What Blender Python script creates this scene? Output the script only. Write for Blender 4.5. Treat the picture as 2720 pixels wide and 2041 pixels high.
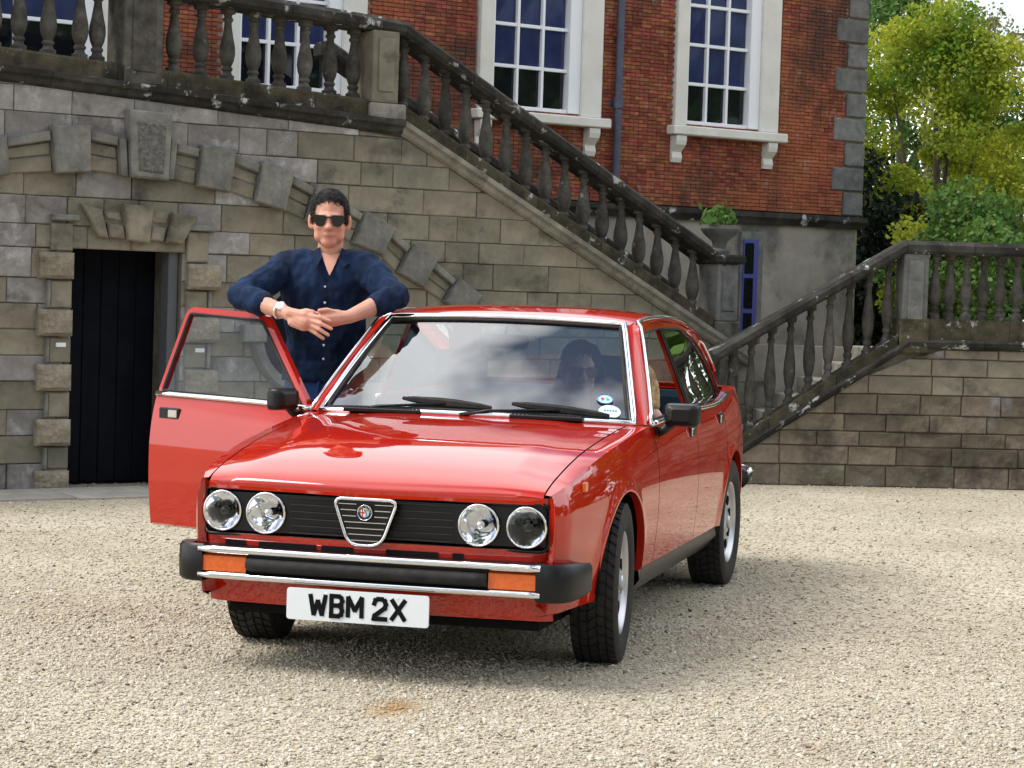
import bpy, bmesh, math, random
import numpy as np
from mathutils import Vector, Matrix, Euler
from mathutils.geometry import tessellate_polygon
R_ = math.radians
random.seed(7); rng = np.random.default_rng(7)
scn = bpy.context.scene
col = scn.collection
for o in list(bpy.data.objects): bpy.data.objects.remove(o)

# ---------------------------------------------------------------- camera
CAM = np.array([8.4724, 2.4807, 1.3997])
RIGHT = Vector((-0.2508846, 0.9675256, 0.0308399)); UP = Vector((-0.0301968, -0.0396656, 0.9987566)); FWD = Vector((-0.9675459, -0.2496414, -0.0391677))
cd = bpy.data.cameras.new('camera'); cam = bpy.data.objects.new('camera', cd); col.objects.link(cam)
m = Matrix.Identity(4)
for i in range(3):
    m[i][0] = RIGHT[i]; m[i][1] = UP[i]; m[i][2] = -FWD[i]; m[i][3] = CAM[i]
cam.matrix_world = m
cd.sensor_width = 36; cd.lens = 6126.2 / 2720 * 36; cd.shift_y = -18.37 / 2720
cd.clip_start = .1; cd.clip_end = 1000
scn.camera = cam
scn.render.resolution_x = 1024; scn.render.resolution_y = 768

# ---------------------------------------------------------------- sky and sun (bright, thin broken cloud)
SUN_EL, SUN_AZ = R_(52), R_(-62)            # azimuth measured from +x towards +y
w = bpy.data.worlds.new('World'); scn.world = w; w.use_nodes = True
nt = w.node_tree; nt.nodes.clear()
N = nt.nodes.new; L = nt.links.new
out = N('ShaderNodeOutputWorld'); bg = N('ShaderNodeBackground'); sky = N('ShaderNodeTexSky')
sky.sky_type = 'NISHITA'; sky.sun_disc = False; sky.sun_elevation = SUN_EL
sky.sun_rotation = R_(90) - SUN_AZ; sky.air_density = 1.0; sky.dust_density = 2.0; sky.ozone_density = 1.0
tc = N('ShaderNodeTexCoord'); mp = N('ShaderNodeMapping'); mp.inputs['Scale'].default_value = (1.6, 1.6, 2.6)
mp.inputs['Location'].default_value = (.38, .36, 0)
nz = N('ShaderNodeTexNoise'); nz.inputs['Scale'].default_value = 1.05; nz.inputs['Detail'].default_value = 4; nz.inputs['Roughness'].default_value = .48
rp = N('ShaderNodeValToRGB'); rp.color_ramp.elements[0].position = .43; rp.color_ramp.elements[1].position = .56
mx = N('ShaderNodeMix'); mx.data_type = 'RGBA'
mx.inputs[7].default_value = (17.0, 17.3, 17.8, 1)
L(tc.outputs['Generated'], mp.inputs[0]); L(mp.outputs[0], nz.inputs[0]); L(nz.outputs[0], rp.inputs[0])
L(rp.outputs[0], mx.inputs[0]); L(sky.outputs[0], mx.inputs[6]); L(mx.outputs[2], bg.inputs[0]); L(bg.outputs[0], out.inputs[0])
bg.inputs[1].default_value = .108
sd = bpy.data.lights.new('sun', 'SUN'); sun = bpy.data.objects.new('sun', sd); col.objects.link(sun)
sd.energy = 2.0; sd.angle = R_(24); sd.color = (1, .955, .88)
sv = Vector((math.cos(SUN_EL) * math.cos(SUN_AZ), math.cos(SUN_EL) * math.sin(SUN_AZ), math.sin(SUN_EL)))
sun.rotation_euler = sv.to_track_quat('Z', 'Y').to_euler(); sun.location = (3, -4, 9)
scn.view_settings.view_transform = 'Standard'; scn.view_settings.look = 'None'
scn.view_settings.exposure = 0.44; scn.view_settings.gamma = 1

# ---------------------------------------------------------------- helpers
def mat(name, c, rough=.6, metal=0, spec=.5, coat=0, noise=None, c2=None, scale=8, detail=6, bump=0, bscale=40, rnd=0, island=0, extra=None, bdist=.01, ramp=(.35, .65)):
    """principled material; colour c..c2 by noise, per-object or per-island value variation, fine bump"""
    m = bpy.data.materials.new(name); m.use_nodes = True
    t = m.node_tree; b = t.nodes['Principled BSDF']; n = t.nodes.new; l = t.links.new
    b.inputs['Base Color'].default_value = (*c, 1); b.inputs['Roughness'].default_value = rough; b.inputs['Metallic'].default_value = metal
    b.inputs['Specular IOR Level'].default_value = spec; b.inputs['Coat Weight'].default_value = coat; b.inputs['Coat Roughness'].default_value = .03
    tcn = n('ShaderNodeTexCoord'); src = None
    if c2:
        nn = n('ShaderNodeTexNoise'); nn.inputs['Scale'].default_value = scale; nn.inputs['Detail'].default_value = detail; nn.inputs['Roughness'].default_value = .62
        l(tcn.outputs['Object'], nn.inputs[0])
        r = n('ShaderNodeValToRGB'); r.color_ramp.elements[0].position = ramp[0]; r.color_ramp.elements[1].position = ramp[1]
        r.color_ramp.elements[0].color = (*c, 1); r.color_ramp.elements[1].color = (*c2, 1)
        l(nn.outputs[0], r.inputs[0]); src = r.outputs[0]
    if rnd or island:
        if rnd: oi = n('ShaderNodeObjectInfo'); o = oi.outputs['Random']
        else: g = n('ShaderNodeNewGeometry'); o = g.outputs['Random Per Island']
        mr = n('ShaderNodeMapRange'); k = rnd or island; mr.inputs[3].default_value = 1 - k; mr.inputs[4].default_value = 1 + k
        l(o, mr.inputs[0])
        hs = n('ShaderNodeHueSaturation')
        hs.inputs['Color'].default_value = (*c, 1)
        if src: l(src, hs.inputs['Color'])
        l(mr.outputs[0], hs.inputs['Value'])
        mm = n('ShaderNodeMath'); mm.operation = 'MULTIPLY'; mm.inputs[1].default_value = 7.31; l(o, mm.inputs[0])
        fr = n('ShaderNodeMath'); fr.operation = 'FRACT'; l(mm.outputs[0], fr.inputs[0])
        mr2 = n('ShaderNodeMapRange'); mr2.inputs[3].default_value = .5 - .035 * min(1, k * 2); mr2.inputs[4].default_value = .5 + .02 * min(1, k * 2); l(fr.outputs[0], mr2.inputs[0]); l(mr2.outputs[0], hs.inputs['Hue'])
        src = hs.outputs[0]
    if extra: src = extra(t, tcn, src, b)
    if src: l(src, b.inputs['Base Color'])
    if bump:
        bn = n('ShaderNodeTexNoise'); bn.inputs['Scale'].default_value = bscale; bn.inputs['Detail'].default_value = 5
        l(tcn.outputs['Object'], bn.inputs[0])
        bp = n('ShaderNodeBump'); bp.inputs['Strength'].default_value = bump; bp.inputs['Distance'].default_value = bdist
        l(bn.outputs[0], bp.inputs['Height']); l(bp.outputs[0], b.inputs['Normal'])
    return m
def patches(colr, scale, lo, hi, amt=1., world=False, stretch=(1, 1, 1)):
    """extra(): blotches of another colour (soot, lichen, algae) with a shape of their own"""
    def f(t, tcn, src, b):
        n = t.nodes.new; l = t.links.new
        mp = n('ShaderNodeMapping'); mp.inputs['Scale'].default_value = stretch; mp.inputs['Location'].default_value = (scale, hi * 9, lo * 5)
        if world: g = n('ShaderNodeNewGeometry'); l(g.outputs['Position'], mp.inputs[0])
        else: l(tcn.outputs['Object'], mp.inputs[0])
        nn = n('ShaderNodeTexNoise'); nn.inputs['Scale'].default_value = scale; nn.inputs['Detail'].default_value = 8; nn.inputs['Roughness'].default_value = .68
        l(mp.outputs[0], nn.inputs[0])
        r = n('ShaderNodeMapRange'); r.inputs[1].default_value = lo; r.inputs[2].default_value = hi; r.inputs[4].default_value = amt; l(nn.outputs[0], r.inputs[0])
        m = n('ShaderNodeMix'); m.data_type = 'RGBA'; m.inputs[7].default_value = (*colr, 1); l(r.outputs[0], m.inputs[0])
        if src: l(src, m.inputs[6])
        else: m.inputs[6].default_value = b.inputs['Base Color'].default_value
        return m.outputs[2]
    return f
def chain(*fs):
    def f(t, tcn, src, b):
        for q in fs: src = q(t, tcn, src, b)
        return src
    return f
def mesh(name, V, F, ma=None, smooth=False, angle=None):
    me = bpy.data.meshes.new(name)
    me.from_pydata([tuple(map(float, v)) for v in V], [], [tuple(int(i) for i in f) for f in F])
    if ma:
        for q in (ma if isinstance(ma, (list, tuple)) else [ma]): me.materials.append(q)
    me.update()
    if smooth:
        me.polygons.foreach_set('use_smooth', [True] * len(me.polygons))
        if angle: me.set_sharp_from_angle(angle=R_(angle))
    return me
def obj(name, me, parent=None, loc=None, rot=None, scl=None):
    o = bpy.data.objects.new(name, me); col.objects.link(o)
    if parent: o.parent = parent
    if loc is not None: o.location = loc
    if rot is not None: o.rotation_euler = rot
    if scl is not None: o.scale = scl
    return o
def thing(name, label, cat, loc=(0, 0, 0), rz=0, group=None):
    o = bpy.data.objects.new(name, None); col.objects.link(o); o.empty_display_size = .1
    o.location = loc; o.rotation_euler = (0, 0, rz); o['label'] = label; o['category'] = cat
    if group: o['group'] = group
    return o
def tag(o, label, cat, group=None):
    o['label'] = label; o['category'] = cat
    if group: o['group'] = group
    return o
class MB:
    """collects shapes into one mesh"""
    def __init__(s): s.V = []; s.F = []
    def add(s, V, F):
        k = len(s.V); s.V += [tuple(v) for v in V]; s.F += [tuple(i + k for i in f) for f in F]; return s
    def box(s, x0, x1, y0, y1, z0, z1, ch=0):
        if ch: return s.add(*chbox(x0, x1, y0, y1, z0, z1, ch))
        V = [(x, y, z) for z in (z0, z1) for y in (y0, y1) for x in (x0, x1)]
        return s.add(V, [(0, 2, 3, 1), (4, 5, 7, 6), (0, 1, 5, 4), (2, 6, 7, 3), (0, 4, 6, 2), (1, 3, 7, 5)])
    def tube(s, P, r, n=8, caps=True, flat=None, closed=False):
        V, F = tube(P, r, n, caps, flat, closed); return s.add(V, F)
    def lathe(s, prof, n=16, axis='z', c=(0, 0, 0)):
        V, F = lathe(prof, n); 
        if axis == 'y': V = [(v[0], v[2], v[1]) for v in V]; F = [f[::-1] for f in F]
        if axis == 'x': V = [(v[2], v[0], v[1]) for v in V]
        return s.add([(v[0] + c[0], v[1] + c[1], v[2] + c[2]) for v in V], F)
    def obj(s, name, ma, parent=None, smooth=False, angle=None, **k): return obj(name, mesh(name, s.V, s.F, ma, smooth, angle), parent, **k)
def chbox(x0, x1, y0, y1, z0, z1, c):
    """box with chamfered edges (24 verts)"""
    V = []; ids = {}
    for i, x in enumerate((x0, x1)):
        for j, y in enumerate((y0, y1)):
            for k, z in enumerate((z0, z1)):
                sx = c if i == 0 else -c; sy = c if j == 0 else -c; sz = c if k == 0 else -c
                for a, q in enumerate(((x, y + sy, z + sz), (x + sx, y, z + sz), (x + sx, y + sy, z))):
                    ids[(i, j, k, a)] = len(V); V.append(q)
    F = []
    for a in range(3):
        for s in (0, 1):
            o = [(0, 0), (1, 0), (1, 1), (0, 1)]
            f = []
            for p, q in o:
                idx = [0, 0, 0]; idx[a] = s; r = [t for t in range(3) if t != a]; idx[r[0]] = p; idx[r[1]] = q
                f.append(ids[(*idx, a)])
            F.append(f)
    for a in range(3):          # edges along axis a
        r = [t for t in range(3) if t != a]
        for p in (0, 1):
            for q in (0, 1):
                f = []
                for s, u in ((0, r[0]), (1, r[0]), (1, r[1]), (0, r[1])):
                    idx = [0, 0, 0]; idx[a] = s; idx[r[0]] = p; idx[r[1]] = q; f.append(ids[(*idx, u)])
                F.append(f)
    for i in (0, 1):
        for j in (0, 1):
            for k in (0, 1): F.append([ids[(i, j, k, a)] for a in range(3)])
    cx = Vector(((x0 + x1) / 2, (y0 + y1) / 2, (z0 + z1) / 2)); G = []
    for f in F:
        p = [Vector(V[i]) for i in f]; nn = (p[1] - p[0]).cross(p[2] - p[0])
        ce = sum(p, Vector()) / len(p)
        G.append(f if nn.dot(ce - cx) > 0 else f[::-1])
    return V, G
def tube(P, r, n=8, caps=True, flat=None, closed=False):
    P = [Vector(p) for p in P]; k = len(P); rr = r if isinstance(r, (list, tuple)) else [r] * k
    V = []; F = []; up = None
    for i in range(k):
        if closed: d = P[(i + 1) % k] - P[i - 1]
        else: d = P[min(i + 1, k - 1)] - P[max(i - 1, 0)]
        d.normalize()
        if up is None:
            up = Vector((0, 0, 1)) if abs(d.z) < .9 else Vector((1, 0, 0))
        a = d.cross(up).normalized(); up = a.cross(d).normalized()
        for j in range(n):
            t = 2 * math.pi * (j + .5) / n
            V.append(P[i] + a * math.cos(t) * rr[i] + up * math.sin(t) * rr[i] * (flat or 1))
    for i in range(k if closed else k - 1):
        for j in range(n): F.append((i * n + j, i * n + (j + 1) % n, ((i + 1) % k) * n + (j + 1) % n, ((i + 1) % k) * n + j))
    if caps and not closed: F.append(tuple(range(n))[::-1]); F.append(tuple((k - 1) * n + j for j in range(n)))
    return V, F
def lathe(prof, n=16):
    V = []; F = []; k = len(prof)
    for i, (r, z) in enumerate(prof):
        for j in range(n): t = 2 * math.pi * j / n; V.append((r * math.cos(t), r * math.sin(t), z))
    for i in range(k - 1):
        for j in range(n): F.append((i * n + j, i * n + (j + 1) % n, (i + 1) * n + (j + 1) % n, (i + 1) * n + j))
    F.append(tuple(range(n))[::-1]); F.append(tuple((k - 1) * n + j for j in range(n)))
    return V, F
def grid(P, closed_u=False):
    """P: rows of points -> verts, quads"""
    nr, nc = len(P), len(P[0]); V = [p for r in P for p in r]
    F = [(i * nc + j, i * nc + j + 1, (i + 1) * nc + j + 1, (i + 1) * nc + j) for i in range(nr - 1) for j in range(nc - 1)]
    return V, F
def sp(xs, ys):
    """smooth interpolation through knots (xs increasing)"""
    xs = np.array(xs, float); ys = np.array(ys, float); d = np.gradient(ys, xs)
    def f(x):
        x = min(max(x, xs[0]), xs[-1]); i = min(max(int(np.searchsorted(xs, x)) - 1, 0), len(xs) - 2)
        h = xs[i + 1] - xs[i]; t = (x - xs[i]) / h
        return float((2*t**3-3*t**2+1)*ys[i] + (t**3-2*t**2+t)*h*d[i] + (-2*t**3+3*t**2)*ys[i+1] + (t**3-t**2)*h*d[i+1])
    return f
def prism(poly, y0, y1, holes=()):
    """poly in (x,z), extruded along y; holes allowed"""
    loops = [poly] + list(holes); flat = [p for lp in loops for p in lp]; n = len(flat)
    tri = tessellate_polygon([[Vector((p[0], p[1], 0)) for p in lp] for lp in loops])
    V = [(p[0], y0, p[1]) for p in flat] + [(p[0], y1, p[1]) for p in flat]; F = []
    for a, b, c in tri:
        A, B, Cc = flat[a], flat[b], flat[c]
        s = (B[0]-A[0])*(Cc[1]-A[1]) - (B[1]-A[1])*(Cc[0]-A[0])
        if s < 0: b, c = c, b
        F.append((a, b, c)); F.append((a + n, c + n, b + n))
    k = 0
    for li, lp in enumerate(loops):
        q = len(lp); ar = sum(lp[i][0]*lp[(i+1) % q][1] - lp[(i+1) % q][0]*lp[i][1] for i in range(q))
        fl = (ar > 0) == (li == 0)
        for i in range(q):
            j = (i + 1) % q; f = (k + j, k + i, k + i + n, k + j + n); F.append(f if fl else f[::-1])
        k += q
    return V, F
def rpoly(pts, r, n=5):
    """round the corners of a polygon"""
    o = []; k = len(pts)
    for i in range(k):
        p = Vector(pts[i]).to_2d(); a = Vector(pts[i-1]).to_2d(); b = Vector(pts[(i+1) % k]).to_2d()
        ri = r[i] if isinstance(r, (list, tuple)) else r
        da = (a - p); db = (b - p); e = min(ri, da.length*.49, db.length*.49)
        A = p + da.normalized()*e; B = p + db.normalized()*e
        for j in range(n + 1):
            t = j / n; o.append(tuple((1-t)**2*A + 2*t*(1-t)*p + t*t*B))
    return o

TMP = bpy.data.scenes.new('workbench')
def evaluated(o):
    """mesh of an object after its modifiers"""
    TMP.collection.objects.link(o); vl = TMP.view_layers[0]; vl.update(); dg = vl.depsgraph
    m2 = bpy.data.meshes.new_from_object(o.evaluated_get(dg)); TMP.collection.objects.unlink(o); bpy.data.objects.remove(o); return m2

# ================================================================ materials of the place
def stain(t, g, src):
    """one small rusty patch in the gravel in front of the number plate"""
    n = t.nodes.new; l = t.links.new
    vm = n('ShaderNodeVectorMath'); vm.operation = 'SUBTRACT'; vm.inputs[1].default_value = STAIN; l(g.outputs['Position'], vm.inputs[0])
    sc = n('ShaderNodeVectorMath'); sc.operation = 'MULTIPLY'; sc.inputs[1].default_value = (4.5, 9, 0); l(vm.outputs[0], sc.inputs[0])
    ln = n('ShaderNodeVectorMath'); ln.operation = 'LENGTH'; l(sc.outputs[0], ln.inputs[0])
    nn = n('ShaderNodeTexNoise'); nn.inputs['Scale'].default_value = 14; l(g.outputs['Position'], nn.inputs[0])
    ad = n('ShaderNodeMath'); ad.operation = 'ADD'; l(ln.outputs[1], ad.inputs[0]); l(nn.outputs[0], ad.inputs[1])
    mr = n('ShaderNodeMapRange'); mr.inputs[1].default_value = .75; mr.inputs[2].default_value = 1.5; mr.inputs[3].default_value = .8; mr.inputs[4].default_value = 0; l(ad.outputs[0], mr.inputs[0])
    m = n('ShaderNodeMix'); m.data_type = 'RGBA'; m.inputs[7].default_value = (.36, .22, .09, 1); l(mr.outputs[0], m.inputs[0]); l(src, m.inputs[6]); return m.outputs[2]
STAIN = (1.25, .25, 0)
def ground_nodes(t, tcn, src, b):
    n = t.nodes.new; l = t.links.new
    g = n('ShaderNodeNewGeometry')
    v = n('ShaderNodeTexVoronoi'); v.inputs['Scale'].default_value = 62; l(g.outputs['Position'], v.inputs[0])
    r = n('ShaderNodeValToRGB'); e = r.color_ramp.elements
    e[0].color = (.29, .25, .185, 1); e[1].color = (.52, .475, .375, 1); e[0].position = .0; e[1].position = 1
    q = e.new(.25); q.color = (.39, .345, .26, 1); q = e.new(.6); q.color = (.46, .41, .315, 1)
    s = n('ShaderNodeSeparateColor'); l(v.outputs['Color'], s.inputs[0]); l(s.outputs[0], r.inputs[0])
    nn = n('ShaderNodeTexNoise'); nn.inputs['Scale'].default_value = .8; nn.inputs['Detail'].default_value = 4; l(g.outputs['Position'], nn.inputs[0])
    m = n('ShaderNodeMix'); m.data_type = 'RGBA'; m.blend_type = 'MULTIPLY'; m.inputs[0].default_value = 1
    r2 = n('ShaderNodeValToRGB'); r2.color_ramp.elements[0].color = (.78, .75, .70, 1); r2.color_ramp.elements[1].color = (1.1, 1.1, 1.08, 1)
    r2.color_ramp.elements[0].position = .3; r2.color_ramp.elements[1].position = .7
    l(nn.outputs[0], r2.inputs[0]); l(r.outputs[0], m.inputs[6]); l(r2.outputs[0], m.inputs[7])
    bp = n('ShaderNodeBump'); bp.inputs['Strength'].default_value = .4; bp.inputs['Distance'].default_value = .008; bp.invert = True
    l(v.outputs['Distance'], bp.inputs['Height']); l(bp.outputs[0], b.inputs['Normal'])
    return stain(t, g, m.outputs[2])
M_ground = mat('gravel_ground', (.4, .35, .25), .95, spec=.2, extra=ground_nodes)
def pebble_nodes(t, tcn, src, b):
    n = t.nodes.new; l = t.links.new; g = n('ShaderNodeNewGeometry'); r = n('ShaderNodeValToRGB'); e = r.color_ramp.elements
    e[0].position = 0; e[0].color = (.10, .085, .065, 1); e[1].position = 1; e[1].color = (.70, .66, .57, 1)
    for p_, c_ in ((.03, (.16, .13, .10)), (.04, (.43, .375, .28)), (.35, (.49, .435, .335)), (.6, (.54, .485, .38)), (.8, (.52, .48, .40)), (.95, (.57, .53, .44))):
        q = e.new(p_); q.color = (*c_, 1)
    l(g.outputs['Random Per Island'], r.inputs[0]); return stain(t, g, r.outputs[0])
M_pebble = mat('pebble', (.5, .43, .32), .9, spec=.2, extra=chain(pebble_nodes, patches((.30, .20, .11), 1.3, .66, .74, .45, world=True)))
SOOT = patches((.03, .028, .024), 2.4, .5, .72, .9, world=True)
M_ashlar = mat('ashlar', (.165, .148, .11), .9, spec=.2, c2=(.27, .245, .182), scale=4, bump=.6, bscale=20, rnd=.15, bdist=.012,
               extra=chain(patches((.10, .105, .085), 1.3, .48, .66, .75, world=True), patches((.27, .235, .16), 2.0, .56, .66, .5, world=True), patches((.035, .032, .028), 2.6, .52, .70, .75, world=True, stretch=(1, 1, 1.6))))
M_ashgrey = mat('ashlar_weathered', (.18, .168, .152), .9, spec=.2, c2=(.30, .285, .265), scale=7, bump=.55, bscale=25, rnd=.2, bdist=.012,
               extra=chain(patches((.52, .52, .52), 5, .55, .68, .6, world=True), patches((.06, .058, .055), 3.6, .54, .7, .85, world=True)))
M_vouss = mat('voussoir_stone', (.13, .13, .115), .9, spec=.2, c2=(.225, .22, .19), scale=9, bump=.35, bscale=40, rnd=.16, extra=patches((.05, .05, .045), 6, .56, .75, .7))
M_rustic = mat('rusticated_stone', (.19, .165, .12), .95, spec=.2, c2=(.30, .265, .20), scale=10, bump=1, bscale=14, rnd=.2, bdist=.05, extra=patches((.05, .045, .04), 3.6, .55, .74, .8, world=True))
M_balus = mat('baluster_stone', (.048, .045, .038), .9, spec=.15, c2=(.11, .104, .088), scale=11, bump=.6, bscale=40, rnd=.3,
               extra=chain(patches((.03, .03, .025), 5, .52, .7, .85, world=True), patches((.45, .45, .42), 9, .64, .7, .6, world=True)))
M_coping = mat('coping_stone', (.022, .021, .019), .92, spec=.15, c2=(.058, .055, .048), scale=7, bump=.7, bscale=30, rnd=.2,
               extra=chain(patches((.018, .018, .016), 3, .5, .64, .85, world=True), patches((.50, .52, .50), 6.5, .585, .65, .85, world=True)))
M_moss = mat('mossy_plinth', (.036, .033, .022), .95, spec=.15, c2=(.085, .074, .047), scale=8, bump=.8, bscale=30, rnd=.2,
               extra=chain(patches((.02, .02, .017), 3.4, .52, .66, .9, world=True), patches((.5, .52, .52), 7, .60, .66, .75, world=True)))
M_joint = mat('stone_joint', (.115, .10, .078), .95, spec=.1, c2=(.17, .15, .12), scale=12)
M_step = mat('step_stone', (.19, .18, .15), .9, spec=.2, c2=(.3, .285, .24), scale=9, bump=.4, rnd=.1, extra=patches((.05, .05, .045), 4, .5, .7, .8, world=True))
M_brick = mat('brick', (.20, .062, .034), .9, spec=.2, c2=(.30, .105, .052), scale=3, rnd=.34, bump=.4, bscale=60,
               extra=chain(patches((.36, .115, .05), .9, .5, .6, .55, world=True), patches((.055, .036, .03), 1.5, .50, .64, .85, world=True, stretch=(1, 1, .6)), patches((.42, .33, .25), 6, .60, .70, .6, world=True)))
M_brick2 = mat('brick_bulk', (.20, .062, .034), .9, spec=.2, c2=(.30, .105, .052), scale=3, island=.34, bump=.4, bscale=60,
               extra=chain(patches((.36, .115, .05), .9, .5, .6, .55, world=True), patches((.055, .036, .03), 1.5, .50, .64, .85, world=True, stretch=(1, 1, .6)), patches((.42, .33, .25), 6, .60, .70, .6, world=True)))
M_mortar = mat('mortar', (.33, .26, .20), .95, spec=.1, c2=(.42, .35, .28), scale=6)
M_white = mat('painted_stone', (.62, .605, .54), .7, c2=(.70, .69, .63), scale=5, bump=.1)
M_sash = mat('white_paint', (.78, .80, .82), .45)
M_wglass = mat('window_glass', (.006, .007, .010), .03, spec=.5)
M_wblue = mat('glass_painted_sky_blue', (.018, .024, .075), .05, spec=.5, c2=(.028, .036, .11), scale=7)  # navy base colour stands in for blue sky reflected in the upper panes
M_quoin = mat('quoin_stone', (.11, .112, .105), .9, spec=.2, c2=(.19, .19, .175), scale=8, bump=.5, rnd=.2, extra=patches((.04, .04, .04), 4, .55, .72, .8, world=True))
M_render = mat('weathered_render', (.25, .225, .185), .92, spec=.2, c2=(.36, .335, .28), scale=2.6, bump=.3, bscale=20,
               extra=chain(patches((.09, .088, .08), 1.6, .5, .66, .85, world=True), patches((.35, .2, .13), 2.2, .62, .72, .6, world=True)))
M_pipe = mat('cast_iron_pipe', (.045, .05, .085), .5, c2=(.07, .075, .11), scale=12, bump=.3)
M_bluef = mat('blue_paint', (.05, .06, .26), .5)
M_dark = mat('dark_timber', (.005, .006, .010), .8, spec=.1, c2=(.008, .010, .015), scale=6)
M_slab = mat('flagstone', (.27, .25, .215), .9, spec=.2, c2=(.38, .36, .31), scale=5, bump=.4, bscale=30, rnd=.1)

# ================================================================ ground
def sheet(name, x0, x1, y0, y1, z, ma, nx=1, ny=1):
    P = [[(x0 + (x1-x0)*i/nx, y0 + (y1-y0)*j/ny, z) for j in range(ny+1)] for i in range(nx+1)]
    V, F = grid(P); F = [f if (x1-x0)*(y1-y0) > 0 else f[::-1] for f in F]
    V2 = F
    o = obj(name, mesh(name, V, [f[::-1] for f in F] if False else F, ma)); return o
g = sheet('ground', -240, 240, -240, 240, 0, M_ground); g['kind'] = 'structure'

ICO = None
def ico():
    t = (1 + 5**.5)/2; V = np.array([(-1,t,0),(1,t,0),(-1,-t,0),(1,-t,0),(0,-1,t),(0,1,t),(0,-1,-t),(0,1,-t),(t,0,-1),(t,0,1),(-t,0,-1),(-t,0,1)], float)
    V /= np.linalg.norm(V[0]); F = np.array([(0,11,5),(0,5,1),(0,1,7),(0,7,10),(0,10,11),(1,5,9),(5,11,4),(11,10,2),(10,7,6),(7,1,8),(3,9,4),(3,4,2),(3,2,6),(3,6,8),(3,8,9),(4,9,5),(2,4,11),(6,2,10),(8,6,7),(9,8,1)])
    return V, F
def octa():
    V = np.array([(1,0,0),(-1,0,0),(0,1,0),(0,-1,0),(0,0,1),(0,0,-1)], float)
    F = np.array([(0,2,4),(2,1,4),(1,3,4),(3,0,4),(2,0,5),(1,2,5),(3,1,5),(0,3,5)]); return V, F
def scatter(name, base, P, S, squash, ma, jit=.25):
    """many small stones as one mesh"""
    V0, F0 = base; n = len(P); k = len(V0)
    ang = rng.uniform(0, 2*np.pi, n); tl = rng.normal(0, .35, (n, 2))
    V = V0[None] * (1 + rng.uniform(-jit, jit, (n, k, 1)))
    V = V * np.stack([S * rng.uniform(.8, 1.35, n), S * rng.uniform(.65, 1, n), S * squash * rng.uniform(.7, 1.2, n)], 1)[:, None]
    c, s = np.cos(ang)[:, None], np.sin(ang)[:, None]
    z = V[..., 2] + V[..., 0]*tl[:, :1] + V[..., 1]*tl[:, 1:]
    V = np.stack([V[..., 0]*c - V[..., 1]*s, V[..., 0]*s + V[..., 1]*c, z], -1) + P[:, None]
    F = (F0[None] + (np.arange(n)*k)[:, None, None]).reshape(-1, 3)
    me = bpy.data.meshes.new(name); V = V.reshape(-1, 3).astype(np.float32)
    me.vertices.add(len(V)); me.vertices.foreach_set('co', V.ravel())
    me.loops.add(F.size); me.loops.foreach_set('vertex_index', F.ravel().astype(np.int32))
    me.polygons.add(len(F)); me.polygons.foreach_set('loop_start', np.arange(0, F.size, 3, dtype=np.int32)); me.polygons.foreach_set('use_smooth', np.ones(len(F), bool))
    me.materials.append(ma); me.update(calc_edges=True); me.validate()
    return obj(name, me)
def fan_points(n, d0, d1, half, inner=0):
    """points on the ground between two distances from where the photographer stands, thinning with distance"""
    d = d0 * (d1/d0) ** rng.random(n); a = rng.uniform(inner, half, n)*rng.choice((-1, 1), n) if inner else rng.uniform(-half, half, n)
    c = math.atan2(FWD.y, FWD.x)
    return np.stack([CAM[0] + d*np.cos(c + a), CAM[1] + d*np.sin(c + a)], 1)
q = fan_points(92000, 6.1, 9.6, .27); S = rng.lognormal(-5.4, .36, len(q)).clip(.0025, .012)
gr = scatter('gravel', ico(), np.c_[q, S*.25], S, .5, M_pebble)
gr['kind'] = 'stuff'; gr['label'] = 'loose pale tan gravel spread around the red car'; gr['category'] = 'gravel'
q = fan_points(52000, 4.6, 9.6, .62, .26); S = rng.lognormal(-5.1, .34, len(q)).clip(.003, .013)
gr3 = scatter('gravel', octa(), np.c_[q, S*.2], S, .5, M_pebble)
gr3['kind'] = 'stuff'; gr3['label'] = 'loose gravel at the edges of the court around the car'; gr3['category'] = 'gravel'
q = fan_points(90000, 9.4, 17.5, .45); S = rng.lognormal(-5.0, .3, len(q)).clip(.003, .014)
gr2 = scatter('gravel', octa(), np.c_[q, S*.2], S, .5, M_pebble)
gr2['kind'] = 'stuff'; gr2['label'] = 'finer looking gravel stretching back to the stone stairs'; gr2['category'] = 'gravel'

# ================================================================ stone staircase with the arch (local frame: x along the wall, y into it, z up)
TA = R_(140); PA = (-5.026, -4.052, 0)
stair = thing('stone_staircase', 'weathered stone staircase with arched basement wall, dark doorway and balustrade descending beside brick house', 'staircase', PA, TA)
tA = Vector((math.cos(TA), math.sin(TA), 0)); nA = Vector((-math.sin(TA), math.cos(TA), 0))
KPX = 2720/2212; FPX = 6126.2
def ray(u, v):
    u *= KPX; v *= KPX
    return RIGHT*((u-1360)/FPX) - UP*((v-1020.5+18.37)/FPX) + FWD
def onA(u, v, d=0):
    """photo pixel (2212 px wide copy) -> (s, z) on a plane parallel to the staircase wall, d metres into it"""
    r = ray(u, v); c = Vector(CAM) - Vector(PA); t = (d - c.dot(nA)) / r.dot(nA); p = c + r*t
    return (p.dot(tA), p.z)
def zb(s):                      # underside of the string moulding
    return 2.585 - .05*(s + .34) if s < 2.6 else 2.438 - .49*(s - 2.6)
def zc(s):                      # underside of the coping
    return zb(s) + .70 if s < 2.6 else 2.438 + .70 - .512*(s - 2.6)
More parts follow.
